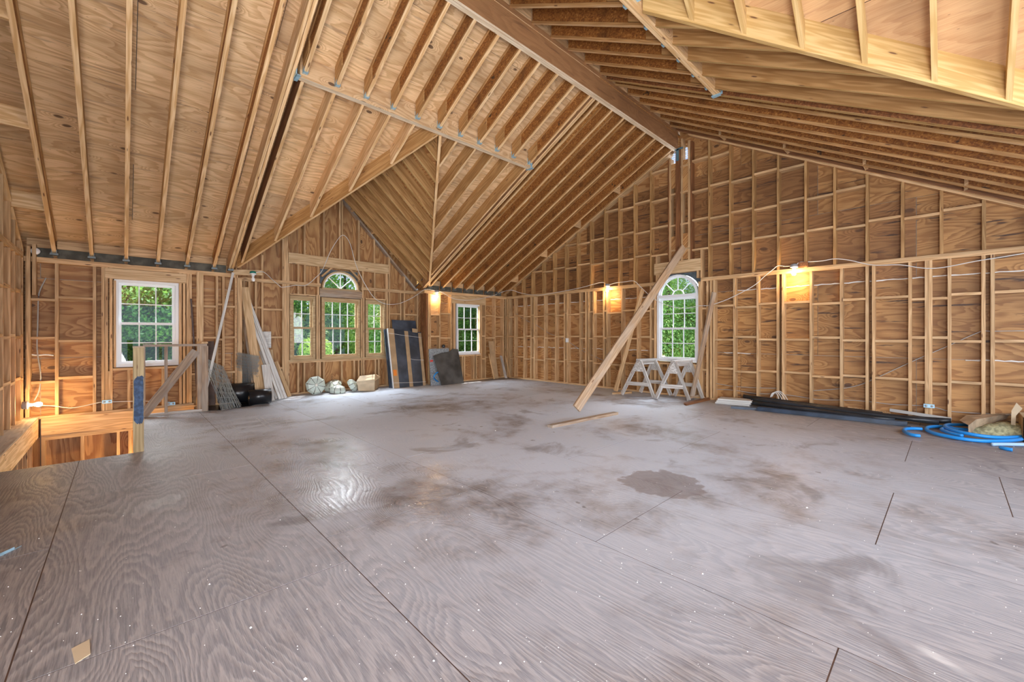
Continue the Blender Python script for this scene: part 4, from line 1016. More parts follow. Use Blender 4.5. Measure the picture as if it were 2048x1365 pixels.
sawhorse('paint-spattered timber sawhorse, right of two under the arched window', (7.95, 3.78), (8.5, 3.66), ((7.879, 4.093), (8.115, 3.524)), ((8.50, 4.0), (8.56, 3.44)), 'sawhorses')
# ================================================================== RIGHT: BOARDS, PIPES, HOSE, INSULATION
for k, (lab, mt) in enumerate((('lowest of the three short off-white boards stacked by the black pipes', 'primed'), ('middle one of three short off-white boards stacked by the black pipes', 'primed'), ('topmost of three short off-white boards stacked by the black pipes', 'primed'))):
    a, b_ = fl(1432-0+k*3, 806-k*1), fl(1494+k*8, 810-k*1); z = .005+k*.036
    tag(hexa('trim_board', (8.33-.02*k, 3.08-.03*k, z), (8.42, 2.52-.02*k, z), (.14, .02, 0), (0, 0, .032), mt), lab, 'board', 'off-white boards')
pipes = [((1487, 793), (1765, 829), .036, 'black pipe lying hardest against the gable wall', 8.55, 8.50),
         ((1503, 799), (1878, 845), .040, 'long black pipe on top of the pile, ending nearest the blue hose', 8.44, 8.36),
         ((1505, 806), (1790, 842), .038, 'black pipe just behind the dark blue channel', 8.34, 8.36),
         ((1760, 832), (1902, 843), .040, 'short black pipe end sticking out to the right of the pile', 8.52, 8.45)]
for p0, p1, rad, lab, xa_, xb_ in pipes:
    a, b_ = wx(*p0, xa_), wx(*p1, xb_); a.z = max(a.z, rad+.002); b_.z = max(b_.z, rad+.002)
    tag(tube('black_pipe', [a, (a+b_)/2+V((0, 0, -.004)), b_], rad, 'black', seg=12), lab, 'pipe', 'black pipes')
a, b_ = fl(1515, 822), fl(1814, 854)
ch = thing('steel_channel', 'dark blue square channel in front of the pipe pile', 'channel', a)
boxes = hexa('web', a, b_, (.0, .04, 0), (0, 0, .012), 'blue_black', ch); hexa('flange', a+V((-.03, 0, .012)), b_+V((-.03, 0, .012)), (.006, 0.002, 0), (0, 0, .055), 'blue_black', ch); hexa('flange', a+V((.05, 0, .012)), b_+V((.05, 0, .012)), (.006, .002, 0), (0, 0, .055), 'blue_black', ch)
a, b_ = fl(1462, 817), fl(1520, 821); tag(hexa('steel_channel', a, b_, (.035, .01, 0), (0, 0, .04), 'blue_black'), 'short dark blue channel end sticking out under the white boards', 'channel')
a, b_ = fl(1800, 829), fl(1902, 831); a = wx(1780, 834, 8.55); b_ = wx(1903, 831, 8.45)
tag(board('grey_moulding', (8.52, a.y, .16), (8.48, b_.y, .12), .045, .02, (-1, 0, .2), 'cable_grey'), 'grey plastic moulding lying along the wall behind the pipes', 'moulding')
a, b_ = fl(1842, 844), fl(1950, 856); tag(hexa('grey_rod', a+V((0, 0, .03)), b_+V((0, 0, .0)), (.01, .01, 0), (0, 0, .014), 'cable_grey'), 'thin pale rod lying in front of the pipe ends', 'rod')
a, b_ = fl(1695, 828), fl(1765, 836)
prism('splintered_board', [a+V((0, 0, .10)), b_+V((-.05, -.1, .08)), b_+V((.12, .05, .10)), a+V((.12, 0, .13))], (0, 0, .02), 'pine')
tag(bpy.data.objects['splintered_board'], 'splintered pale board end lying on the black pipes', 'board')
# hose
def hose(name, label, pts, z, rad, mat='blue_hose'):
    P = [fl(x, y)+V((0, 0, (z[i] if isinstance(z, list) else z))) for i, (x, y) in enumerate(pts)]
    for p in P: p.x = min(p.x, 8.52)
    return tag(tube(name, P, rad, mat, seg=10, sub=5), label, 'hose')
hose('hose_piece', 'short bent piece of blue hose beside the big coil', [(1844, 863), (1826, 862), (1811, 863), (1808, 867), (1818, 873), (1830, 876), (1840, 877)], .03, .021)
hose('hose_coil', 'large blue hose coil lying on the floor by the insulation', [(1905, 860), (1880, 858), (1858, 859), (1853, 864), (1866, 871), (1890, 877), (1930, 884), (1975, 888), (2020, 887), (2045, 883), (2060, 876), (2040, 862), (1990, 858), (1940, 859), (1900, 860), (1890, 864), (1902, 871), (1935, 879), (1975, 884), (2010, 884), (2050, 880)],
     [.03, .03, .03, .03, .03, .03, .03, .03, .03, .03, .03, .04, .05, .06, .07, .07, .07, .07, .06, .05, .04], .022)
hose('hose_coil', 'second blue hose loop inside the large coil', [(1935, 868), (1910, 866), (1896, 863), (1886, 866), (1884, 869), (1900, 875), (1925, 881)], .055, .020)
hose('hose_piece', 'pale blue pipe lying in front of the hose coil', [(1984, 893), (2020, 893), (2060, 894)], .022, .020, 'pale_hose')
hose('hose_piece', 'tiny cut stub of blue hose nearest the camera', [(2001, 899), (2013, 902), (2025, 904)], .021, .020)
# insulation batt with torn kraft paper
a0, a1 = fl(1944, 872), fl(2065, 884); b0 = fl(1952, 862); b1 = fl(2070, 862); b0.x = min(b0.x, 8.3); b1.x = min(b1.x, 8.3)
ins = thing('insulation_batt', 'mineral wool insulation batt half wrapped in torn brown paper', 'insulation', a0)
nx, ny = 16, 7; vs = []; fs = []
for j in range(ny):
    for i in range(nx):
        s_, t_ = i/(nx-1), j/(ny-1)
        p = a0.lerp(a1, s_).lerp(b0.lerp(b1, s_)+V((.25, 0, 0)), t_); h_ = (.02+.16*math.sin(math.pi*min(1, max(.0, t_)))**.6*(.35+.65*min(1, s_*2.2)))*(1 if 0 < j < ny-1 else 0)
        vs.append(p+V((0, 0, max(.0, h_+random.uniform(-.012, .012)*(h_ > 0)))))
for j in range(ny-1):
    for i in range(nx-1): k = j*nx+i; fs.append((k, k+1, k+nx+1, k+nx))
mesh_obj('batt', vs, fs, 'wool', ins, smooth=True)
q = [(1938, 862), (1952, 856), (1985, 853), (2030, 848), (2062, 842)]; z = [.16, .2, .22, .25, .30]
r0 = [fl(x, y+14)+V((0, 0, zz)) for (x, y), zz in zip(q, z)]
top = [V((min(p.x+.35, 8.56), p.y+.08, p.z)) for p in r0]; bot = [p+V((-.02+.03*k, 0, -.13+.02*k)) for k, p in enumerate(r0)]
vs = bot+r0+top; fs = [(k, k+1, k+6, k+5) for k in range(4)]+[(k+5, k+6, k+11, k+10) for k in range(4)]
pa = mesh_obj('paper_facing', vs, fs, 'kraft', ins); md = pa.modifiers.new('thick', 'SOLIDIFY'); md.thickness = .006
# torn open box at the right edge
bx = thing('cardboard_box', 'open cardboard box by the right wall with one flap standing up', 'box', (8.25, -.78, 0))
boxes_obj('carton', [((8.0, -1.25, 0), (8.5, -1.243, .30)), ((8.0, -.62, 0), (8.5, -.613, .30)), ((8.0, -1.25, 0), (8.007, -.613, .30)), ((8.5, -1.25, 0), (8.507, -.613, .30)), ((8.0, -1.25, 0), (8.5, -.613, .01))], 'cardboard', bx)
prism('flap', [wx(2022, 850, 8.2), wx(2031, 851, 8.2), wx(2032, 832, 8.2), wx(2045, 818, 8.2), wx(2033, 806, 8.2), wx(2023, 822, 8.2)], (.008, 0, 0), 'cardboard_pale', bx)
# ================================================================== LEFT: PILE BY THE DORMER
leaning('primed_stick', 'long thin white stick leaning against the top plate beside the guard rail', 'board', fl(403, 822)+V((0, 0, .02)), wy(466, 546, YN-.03), .04, .03, (0, -1, .1), 'primed')
def lean_px(name, label, b, t, Yb, Yt, w, mat, th=.02, group=None, cat='board', tz=0):
    """board whose foot stands at depth Yb and whose head rests at depth Yt"""
    p0 = wy(b[0], b[1], Yb); p0.z = max(.012, 0); p1 = wy(t[0], t[1], Yt)
    return leaning(name, label, cat, p0+V((0, 0, .01)), p1, w, th, (.0, -1, .12), mat, group)
lean_px('plank', 'wide knotty pine plank standing against the wall behind the black rolls', (522, 795), (489, 575), 9.25, 9.75, .15, 'pine', .03)
lean_px('plank', 'narrow pine plank right behind the wide knotty one', (532, 790), (497, 600), 9.45, 9.78, .09, 'stud', .03)
lean_px('plank', 'dark-edged pine plank left of the wide knotty one', (512, 790), (489, 640), 9.3, 9.78, .07, 'grey_lumber', .02)
lean_px('plank', 'short wide pale board at the front of the leaning pile', (541, 799), (531, 730), 9.05, 9.3, .14, 'primed', .02)
for k, (b0_, t0, m_) in enumerate((((560, 793), (494, 615), 'primed'), ((566, 792), (497, 606), 'primed'), ((572, 790), (492, 585), 'primed'), ((553, 795), (505, 660), 'saw_lumber'))):
    lean_px('trim_strip', ['white strip leaning in the fan of trims, nearest the pale board', 'long white strip in the middle of the fan of trims', 'outermost long white strip, reaching lowest right in the fan of trims', 'grey strip at the left of the fan of trims'][k], b0_, t0, 9.2+.03*k, 9.74, .045, m_, .014, 'fan of white trims')
lean_px('offcut', 'pine offcut leaning at the right end of the pile under the triple window', (579, 788), (552, 724), 9.45, 9.80, .075, 'pine', .03)
lean_px('offcut', 'lower pine offcut behind the right-hand one in the pile', (571, 789), (548, 740), 9.55, 9.82, .08, 'stud', .03)
lean_px('offcut', 'pale timber offcut standing under the little panel door', (548, 785), (540, 700), 9.6, 9.80, .10, 'pine', .03)
lean_px('board', 'tall pale board standing on end beside the left window', (400, 822), (400, 545), 9.30, 9.34, .10, 'pine', .03)
lean_px('board', 'dark brown board standing beside the left window behind the guard rail', (424, 815), (421, 683), 9.25, 9.35, .10, 'dark_wood', .02)
lean_px('board', 'slender dark stick leaning beside the left window', (396, 700), (382, 598), 9.3, 9.34, .025, 'dark_wood', .02)
# small panel door
pd = thing('panel_door', 'small white raised-panel cabinet door leaning behind the pile of trims', 'door', wy(532, 700, YD-.03))
c = wy(531.5, 680, YD-.05)
boxes_obj('stile_frame', [((c.x-.10, c.y, c.z-.17), (c.x-.05, c.y+.02, c.z+.17)), ((c.x+.05, c.y, c.z-.17), (c.x+.10, c.y+.02, c.z+.17)), ((c.x-.05, c.y, c.z+.12), (c.x+.05, c.y+.02, c.z+.17)), ((c.x-.05, c.y, c.z-.17), (c.x+.05, c.y+.02, c.z-.12))], 'primed', pd)
boxes_obj('raised_panel', [((c.x-.05, c.y+.008, c.z-.12), (c.x+.05, c.y+.016, c.z+.12))], 'primed', pd)
# black membrane rolls
def roll(label, p0, p1, rad, fold=False):
    p0, p1 = V(p0), V(p1); d = (p1-p0).normalized(); R = V((0, 0, 1)).rotation_difference(d).to_matrix(); vs = []; fs = []; n_ = 40; L_ = (p1-p0).length
    for k in range(n_+1):
        a = 2*math.pi*1.6*k/n_; rr = rad*(1-.20*k/n_)
        for z in (0, L_*.5, L_): vs.append(p0+R @ V((rr*math.cos(a), rr*math.sin(a), z)))
    for k in range(n_):
        for z in (0, 1): q = 3*k+z; fs.append((q, q+3, q+4, q+1))
    ob = mesh_obj('membrane_roll', vs, fs, 'black_roll', smooth=True); md = ob.modifiers.new('thick', 'SOLIDIFY'); md.thickness = .004
    return tag(ob, label, 'roll')
roll('large black plastic membrane roll lying beside the guard rail', fl(440, 812)+V((0, .12, .20)), fl(512, 808)+V((0, .16, .20)), .20)
roll('smaller black membrane roll at the right, behind the large one', fl(499, 812)+V((0, .06, .145)), fl(541, 807)+V((0, -.02, .15)), .145)
q = [fl(410, 822), fl(440, 821), fl(470, 817), fl(500, 813), fl(520, 806), fl(500, 800), fl(450, 803), fl(414, 812)]
tag(prism('membrane_sheet', [p+V((0, 0, .001)) for p in q], (0, 0, .004), 'black_roll'), 'flat black plastic sheet on the floor under the wire mesh', 'sheet')
# wire mesh roll, flat bundle leaning
wm = thing('wire_mesh_bundle', 'bundle of grey welded wire mesh leaning beside the white stick', 'wire mesh', fl(450, 815))
def wirenet(name, quad, nu, nv, r_, par, jit=0, layers=1, hexa_=False):
    """one mesh of thin square wires between the quad corners (bl, br, tr, tl)"""
    vs, fs = [], []
    def w_(a, b):
        d = (b-a).normalized(); s = d.cross(V((0, 1, .3))).normalized()*r_; u = d.cross(s).normalized()*r_; k = len(vs)
        vs.extend([a-s, a+u, a+s, b-s, b+u, b+s]); fs.extend([(k, k+1, k+4, k+3), (k+1, k+2, k+5, k+4), (k+2, k, k+3, k+5)])
    for l in range(layers):
        off = V((random.uniform(-.02, .02), -.035*l, random.uniform(-.01, .01)))*(l > 0)
        Q = lambda u, v: quad[0].lerp(quad[1], u).lerp(quad[3].lerp(quad[2], u), v)+off
        J = lambda: V((random.uniform(-1, 1), random.uniform(-1, 1), random.uniform(-1, 1)))*jit
        if hexa_:
            for i in range(nu):
                for j in range(nv):
                    u, v = (i+(.5 if j % 2 else 0))/nu, j/nv
                    a = Q(u, v)+J(); w_(a, Q(u+.5/nu, v+.75/nv)); w_(a, Q(u-.5/nu, v+.75/nv)); w_(Q(u+.5/nu, v+.75/nv), Q(u+.5/nu, v+1/nv))
        else:
            for i in range(nu+1):
                pts = [Q(i/nu, k/6)+J() for k in range(7)]
                for a, b in zip(pts, pts[1:]): w_(a, b)
            for j in range(nv+1):
                pts = [Q(k/4, j/nv)+J() for k in range(5)]
                for a, b in zip(pts, pts[1:]): w_(a, b)
    return mesh_obj(name, vs, fs, 'wire', par)
Qd = [fl(444, 822)+V((0, 0, .02)), fl(480, 815)+V((0, -.05, .03)), wy(447, 735, 9.15), wy(408, 715, 9.15)]
wirenet('wire_layer', Qd, 15, 9, .0024, wm, .012, 3)
Qd = [fl(470, 800)+V((0, 0, .05)), fl(512, 800)+V((0, 0, .08)), wy(519, 712, 9.2), wy(476, 704, 9.2)]
tag(wirenet('chicken_wire', Qd, 14, 15, .0022, None, .004, 3, True), 'crumpled chicken wire standing behind the large black roll', 'wire mesh')
# ================================================================== OCTAGONAL GLASS SHADES
def shade(label, c, rad, hgt, axis, rot=0):
    c = V(c); t = thing('glass_lantern', label, 'lantern', c, 'octagonal glass lanterns'); R = V((0, 0, 1)).rotation_difference(V(axis).normalized()).to_matrix()
    P = lambda r_, a, z: c+R @ V((r_*math.cos(a), r_*math.sin(a), z))
    A = [rot+math.pi/4*k for k in range(9)]
    prof = [(rad*.90, 0), (rad, hgt*.35), (rad*.80, hgt*.72), (rad*.14, hgt)]
    for k in range(8):
        for (r0_, z0_), (r1_, z1_) in zip(prof, prof[1:]):
            m = .92 if r1_ > rad*.2 else .9; q = [P(r0_, A[k]+.05, z0_), P(r0_, A[k+1]-.05, z0_), P(r1_, A[k+1]-.05, z1_), P(r1_, A[k]+.05, z1_)]
            nn = (q[1]-q[0]).cross(q[3]-q[0]).normalized()
            prism('glass_panel', q, nn*.004, 'shade_glass', t)
    vs = []
    for k in range(8):
        pts = [P(r_, A[k], z_) for r_, z_ in prof]
        tube('rib', pts, .0055, 'seam', t, 5, sub=1)
    for r_, z_ in prof[:3]: tube('rim', [P(r_, a, z_) for a in A], .006, 'came', t, 5, sub=1)
    lathe('cap', [(rad*.16, 0), (rad*.16, .02), (rad*.05, .03)], P(0, 0, hgt*.98), 'came', t, 8, axis)
    return t
Y0 = 9.55
shade('octagonal pale glass lamp shade standing on its rim facing the room', wy(632, 771.5, Y0)+V((0, .04, 0)), .20, .12, (-.15, -1, .12), .39)
shade('octagonal pale glass lamp shade lying flat on the floor, middle of the group', V((wy(675, 780, Y0-.15).x, Y0-.15, .02)), .17, .17, (.05, -.1, 1))
shade('octagonal pale glass lamp shade lying at the back against the cripple studs', V((wy(668, 775, Y0+.12).x, Y0+.15, .10)), .20, .15, (-.5, -.25, 1))
shade('octagonal pale glass lamp shade tipped over beside the cardboard box', V((wy(700, 776, Y0-.05).x, Y0-.08, .12)), .15, .15, (.8, -.5, .55))
# cardboard box lying on its side
c = V((4.42, 9.42, .0)); bc = thing('cardboard_box', 'dented cardboard box lying on its side under the triple window', 'box', c)
xa, xb = wy(713, 770, 9.35).x, wy(745, 770, 9.35).x
A0 = [V((xa, 9.25, .03)), V((xb, 9.25, .0)), V((xb, 9.25, .26)), V((xa-.02, 9.25, .24))]
dp = V((.27, .36, .03)); boxv = A0+[p+dp for p in A0]
for nm, idx in (('front_panel', (0, 1, 2, 3)), ('side_panel', (1, 5, 6, 2)), ('bottom_panel', (0, 4, 5, 1)), ('back_panel', (4, 5, 6, 7)), ('left_panel', (0, 3, 7, 4))):
    q = [boxv[i] for i in idx]; nn = (q[1]-q[0]).cross(q[2]-q[0]).normalized(); prism(nm, q, nn*.006, 'cardboard' if nm != 'front_panel' else 'cardboard_pale', bc)
q = [A0[3]+V((-.03, -.01, -.0)), A0[2]+V((.0, -.01, .0)), A0[2]+V((.10, .18, .10)), A0[3]+V((.14, .20, .10))]; prism('flap', q, (0, 0, .006), 'cardboard_pale', bc)
q = [boxv[2]+V((.01, 0, -.03)), boxv[6]+V((.05, 0, -.02)), boxv[6]+V((-.05, 0, .05)), boxv[2]+V((.08, .15, .10))]; prism('flap', q, (.006, 0, 0), 'cardboard', bc)
q = [A0[3]+V((-.01, -.006, -.07)), A0[2]+V((.004, -.006, -.07)), A0[2]+V((0, -.012, .0)), A0[3]+V((-.03, -.012, .0))]; prism('flap', q, (0, -.005, 0), 'cardboard_pale', bc)
# ================================================================== WRAPPED PANELS AND SLABS
def quadpx(b0, b1, t1, t0, Yb, Yt): 
    a, b = wy(*b0, Yb), wy(*b1, Yb); a.z = b.z = 0.002; return [a, b, wy(*t1, Yt), wy(*t0, Yt)]
pk = thing('wrapped_panels', 'strapped stack of dark panels with cardboard strips leaning beside the triple window', 'panels', wy(815, 770, 9.3))
q = quadpx((788, 772), (852, 767), (842, 665), (776, 657), 9.30, 9.66); nn = (q[1]-q[0]).cross(q[3]-q[0]).normalized(); nn = nn if nn.y < 0 else -nn
prism('panel', q, -nn*.05, 'charcoal', pk)
for k in (1, 2): prism('panel', [p+V((-.025*k, 0, 0))-nn*.055*k for p in q], -nn*.045, 'charcoal', pk)
def onq(u, v): return q[0].lerp(q[1], u).lerp(q[3].lerp(q[2], u), v)
for u0, u1, v1 in ((0, .16, 1.0), (.47, .58, .985), (.90, .99, .98)): prism('cardboard_strip', [onq(u0, 0)+nn*.002, onq(u1, 0)+nn*.002, onq(u1, v1)+nn*.002, onq(u0, v1)+nn*.002], nn*.012, 'cardboard', pk)
prism('cardboard_strip', [onq(.72, .98)+nn*.002, onq(.88, .98)+nn*.002, onq(.88, 1.05)+nn*.002, onq(.72, 1.05)+nn*.002], nn*.012, 'cardboard', pk)
prism('orange_label', [onq(.02, .20)+nn*.015, onq(.12, .20)+nn*.015, onq(.12, .30)+nn*.015, onq(.02, .30)+nn*.015], nn*.001, 'tape', pk)
prism('plastic_wrap', [onq(-.012, 0)+nn*.001, onq(.0, 0)+nn*.001, onq(.0, 1.0)+nn*.001, onq(-.012, 1.0)+nn*.001], -nn*.05, 'white', pk)
for v in (.90, .47, .07): 
    u0 = 0 if v != .47 else .58; tube('strap', [onq(u0, v+.015)+nn*.017, onq(.5 if v > .47 or v < .1 else .7, v)+nn*.017, onq(1, v-.005)+nn*.017], .004, 'white_strap', pk, 5)
q2 = quadpx((795, 768), (845, 765), (831, 642), (784, 640), 9.50, 9.80); prism('back_slab', q2, (0, .02, 0), 'charcoal', pk)
gb = thing('grey_board', 'speckled grey board leaning behind the dark sheet', 'board', fl(875, 768))
q = quadpx((862, 768), (880, 768), (898, 697), (858, 698.5), 9.12, 9.33); q[1] = q[0].lerp(q[1], 2.0); nn = V((0, -1, .2))
prism('panel', q, (0, .025, 0), 'grey_board', gb); 
a = q[0].lerp(q[3], .66); prism('red_label', [a+V((.01, -.004, -.04)), a+V((.10, -.004, -.04)), a+V((.10, -.004, .035)), a+V((.01, -.004, .035))], (0, .002, 0), 'red', gb)
qs = [wy(883, 766, 9.0), wy(928, 765, 9.0)]; qs[0].z = qs[1].z = .003
q = [qs[0], qs[1], wy(916, 699, 9.26), wy(905, 698, 9.26), wy(899, 704, 9.24), wy(884, 706, 9.22), wy(867, 712, 9.2)]
ds = prism('dark_sheet', q, (0, .012, 0), 'charcoal_warm'); tag(ds, 'black sheet with a folded corner leaning below the small window', 'sheet')
tag(tube('hose_piece', [fl(870, 767)+V((0, -.25, .02)), wy(868, 757, 8.95), wy(871, 748, 8.97), wy(876, 745, 9.02)], .018, 'blue_hose', seg=8), 'short blue hose piece standing between grey board and dark sheet', 'hose')
tag(lathe('tool_handle', [(.03, 0), (.045, .02), (.045, .07), (.02, .09)], wy(887, 696, 9.3), 'black', seg=12), 'small black object perched on the grey board', 'tool')
lean_px('board', 'brown hardboard strip leaning in the corner right of the small window', (992, 757), (982, 683), 9.1, 9.32, .20, 'cardboard', .015)
lean_px('board', 'narrow stick edging the hardboard strip in the corner', (988, 757.5), (978, 708), 9.05, 9.3, .03, 'stud', .02)
lean_px('board', 'grey thin board leaning left of the corner studs', (1012, 756), (1002, 712), 9.0, 9.3, .09, 'saw_lumber', .015)
leaning('board', 'thin stick leaning diagonally against the corner studs', 'board', fl(1026, 757)+V((-.12, .0, .02)), wx(1011, 712, 8.5), .03, .02, (-1, 0, .2), 'stud')
# ================================================================== ELECTRICAL
def bulb(label, base, axis, on, plate_mat='green'):
    base = V(base); ax = V(axis).normalized(); t = thing('work_light', label, 'lamp', base, 'bare bulb work lights')
    lathe('housing', [(.045, -.055), (.055, -.045), (.055, -.008)], base, plate_mat, t, 12, ax)
    lathe('holder', [(.062, -.008), (.062, .004), (.028, .012), (.022, .05)], base, 'white', t, 14, ax)
    lathe('bulb', [(.014, .05), (.02, .065), (.031, .09), (.034, .108), (.029, .128), (.015, .141), (.003, .144)], base, 'bulb_on' if on else 'bulb_off', t, 16, ax)
    if on:
        l = bpy.data.lights.new('bulb_light', 'POINT'); l.energy = on; l.color = (1, .62, .24); l.shadow_soft_size = .035
        ob = bpy.data.objects.new('bulb_light', l); C.objects.link(ob); ob.location = base+ax*.20
    return t
B1 = wy(506, 549, YN-.06); bulb('unlit bare bulb in a green holder at the left corner of the dormer', B1, (0, -.15, -1), 0)
hexa('lamp_board', wy(466, 545, YN-.03), wy(525, 546, YN-.03), (0, 0, .05), (0, .03, 0), 'pine', north)
B2 = wy(874, 585, YN-.06); bulb('lit bare bulb hanging at the corner post right of the dormer', B2, (0, 0, -1), 6, 'tin')
hexa('lamp_board', wy(849, 583, YN-.03), wy(885, 587, YN-.03), (0, 0, .04), (0, .03, 0), 'stud', north)
B3 = wx(1215, 573, XE-.06); bulb('lit bare bulb hanging on the gable wall left of the long plank', B3, (-.1, 0, -1), 12, 'tin')
B4 = wx(1588, 535, XE-.07); bulb('lit bare bulb hanging on the gable wall right of the arched window', B4, (-.1, 0, -1), 16, 'tin')
tag(boxes_obj('wood_bracket', [((XE-.06, B4.y-.20, B4.z-.0), (XE-.0, B4.y-.04, B4.z+.08))], 'dark_lumber'), 'small timber block beside the bulb on the gable wall', 'block')
B5 = V((XW+.07, wx(40, 812, XW).y, wx(40, 812, XW).z)); bulb('lit bare bulb sticking out sideways just above the stair ledge', B5, (1, -.05, 0), 11, 'tin')
tag(tube('light_cable', [B5+V((-.04, 0, .0)), wy(100, 812, YN-.03), wy(125, 815, YN-.03), wy(142, 816.5, YN-.03), wy(165, 813, YN-.02), wy(196, 806, YN-.02), wy(208, 805, YN-.02), wy(260, 803, YN-.02), wy(300, 803, YN+.05), wy(340, 804, YN+.04)], .006, 'cable', seg=6), 'white cable running low along the wall under the left window', 'cable')
def outlet(label, p, ax):
    t = thing('junction_box', label, 'junction box', p, 'metal boxes'); p = V(p)
    if ax == 'N': lo, hi = p-V((.055, .0, .024)), p+V((.055, .045, .024)); boxes_obj('box', [(lo, hi)], 'metal', t); boxes_obj('cover', [((lo.x-.002, lo.y-.006, lo.z-.002), (hi.x+.002, lo.y, hi.z+.002))], 'metal', t)
    else: lo, hi = p-V((.0, .055, .024)), p+V((.045, .055, .024)); boxes_obj('box', [(lo, hi)], 'metal', t); boxes_obj('cover', [((lo.x-.006, lo.y-.002, lo.z-.002), (lo.x, hi.y+.002, hi.z+.002))], 'metal', t)
    for k in (-1, 1):
        c = V((p.x+k*.03, p.y-.008, p.z)) if ax == 'N' else V((p.x-.008, p.y+k*.03, p.z)); lathe('socket', [(.016, -.002), (.016, .001)], c, 'cable_grey', t, 10, (0, -1, 0) if ax == 'N' else (-1, 0, 0))
outlet('metal electrical box on the studs left of the newel post', wy(214, 804, YN-.05), 'N')
outlet('metal electrical box seen through the guard rail', wy(342, 808, YN-.05), 'N')
outlet('metal electrical box low on the gable wall above the pipe pile', wx(1858, 812.5, XE-.05), 'E')
c = wx(1134, 681, XE); tag(boxes_obj('wall_switch', [((XE-.02, c.y-.03, c.z-.055), (XE+.03, c.y+.03, c.z+.055))], 'white'), 'white plastic switch box on a stud in the middle of the gable wall', 'switch')
tag(lathe('smoke_alarm', [(.05, 0), (.05, .025), (.035, .035)], wy(71, 503, YN+.0), 'white', seg=16, axis=(0, -1, 0)), 'small round white disc under the first rafter at the far left', 'alarm')
# long lamp cable draped from bulb to bulb
def cable(label, pts, rad=.007, mat='cable', name='lamp_cable', sub=4): return tag(tube(name, pts, rad, mat, seg=6, sub=sub), label, 'cable')
N_ = lambda x, y: wy(x, y, YD-.10)
cable('white lamp cable hung over the round window of the dormer', [B1+V((.03, 0, .03)), wy(520, 544, YN-.06), wy(530, 546, YN-.02), N_(545, 560), N_(558, 571), N_(565, 575), N_(590, 571), N_(612, 571), N_(632, 555), N_(645, 540), N_(660, 505), N_(675, 480), N_(684, 471), N_(692, 474), N_(701, 490), N_(712, 530), N_(728, 565), N_(745, 592), N_(758, 603), N_(775, 609), N_(800, 607), N_(828, 594), wy(848, 580, YN-.05), wy(862, 580, YN-.06), B2+V((-.03, 0, .03))])
E_ = lambda x, y, d=.05: wx(x, y, XE-d)
cable('white lamp cable sagging over the small window to the gable wall', [B2+V((.04, 0, .03)), wy(884, 585, YN-.05), wy(905, 597, YN-.05), wy(930, 601, YN-.05), wy(955, 599, YN-.05), wy(985, 592, YN-.06), wy(1006, 584, YN-.08), wy(1022, 580.5, YN-.6), E_(1040, 586), E_(1062, 590), E_(1085, 590), E_(1130, 582), E_(1165, 575), E_(1190, 568), E_(1206, 565), B3+V((0, .03, .03))])
cable('white lamp cable sagging across the arched window to the next bulb', [B3+V((0, -.03, .03)), E_(1232, 566), E_(1250, 564), E_(1268, 562.5), E_(1280, 573), E_(1300, 592), E_(1322, 606), E_(1345, 614), E_(1370, 617), E_(1400, 612), E_(1420, 611), E_(1450, 601), E_(1480, 587), E_(1510, 570), E_(1530, 552), E_(1545, 540), E_(1556, 532), E_(1570, 533), B4+V((0, .04, .03))])
cable('white lamp cable running right from the last bulb along the gable wall', [B4+V((0, -.03, .04)), E_(1600, 525), E_(1618, 524), E_(1645, 522), E_(1670, 518), E_(1700, 521), E_(1735, 529), E_(1760, 531), E_(1800, 530), E_(1840, 536), E_(1870, 537), E_(1905, 532), E_(1950, 523), E_(2000, 515), E_(2060, 505)])
cable('grey cable hanging down the wall left of the left window', [wy(*p, YN+.02) for p in ((92, 556), (87, 566), (82, 576), (77, 592), (76, 620), (75, 660), (74, 690), (76, 715), (81, 745), (81, 765), (77, 785), (68, 802))], .009, 'cable_grey', 'electrical_cable')
cable('white foam-covered cable crossing the wall between the left corner studs', [wy(*p, YN+.08) for p in ((58, 709), (75, 711), (92, 710), (108, 711.5))], .012, 'foam', 'electrical_cable')
for lab, pts in (('pair of grey cables running low along the gable wall to the metal box', ((1430, 779), (1468, 781), (1500, 786), (1520, 788), (1560, 789), (1600, 794), (1640, 800), (1700, 801), (1740, 804), (1780, 809), (1820, 811), (1850, 812))),
                 ('lowest grey cable from the metal box to the right corner', ((1866, 814), (1880, 818), (1900, 823), (1950, 827), (1985, 828), (2030, 831))),
                 ('thin grey cable low on the gable wall right of the sawhorses', ((1430, 767), (1465, 773), (1510, 776), (1555, 777))),
                 ('thin cable rising diagonally across the right half of the gable wall', ((1622, 782), (1680, 778), (1720, 770), (1760, 753), (1810, 730), (1850, 712), (1890, 695), (1960, 664), (1980, 663), (2048, 662))),
                 ('thin cable stapled diagonally down the gable wall near the corner', ((1030, 626), (1050, 640), (1075, 652), (1100, 668), (1125, 676), (1140, 686), (1165, 702), (1195, 716), (1208, 722)))):
    cable(lab, [wx(x, y, XE+.07) for x, y in pts], .006, 'cable_grey', 'electrical_cable')
for k in range(4):
    s_ = .6+.15*k; c = wx(1548+3*k, 790, XE-.03); cable(['outermost', 'second', 'third', 'innermost'][k]+' curl of grey cable spare lying at the foot of the paired studs', [c+V((0, .10*s_, -.05)), c+V((0, .05*s_, .04*s_)), c+V((0, -.02, .06*s_)), c+V((0, -.09*s_, .0)), c+V((0, -.14*s_, -.09))], .006, 'cable', 'electrical_cable')
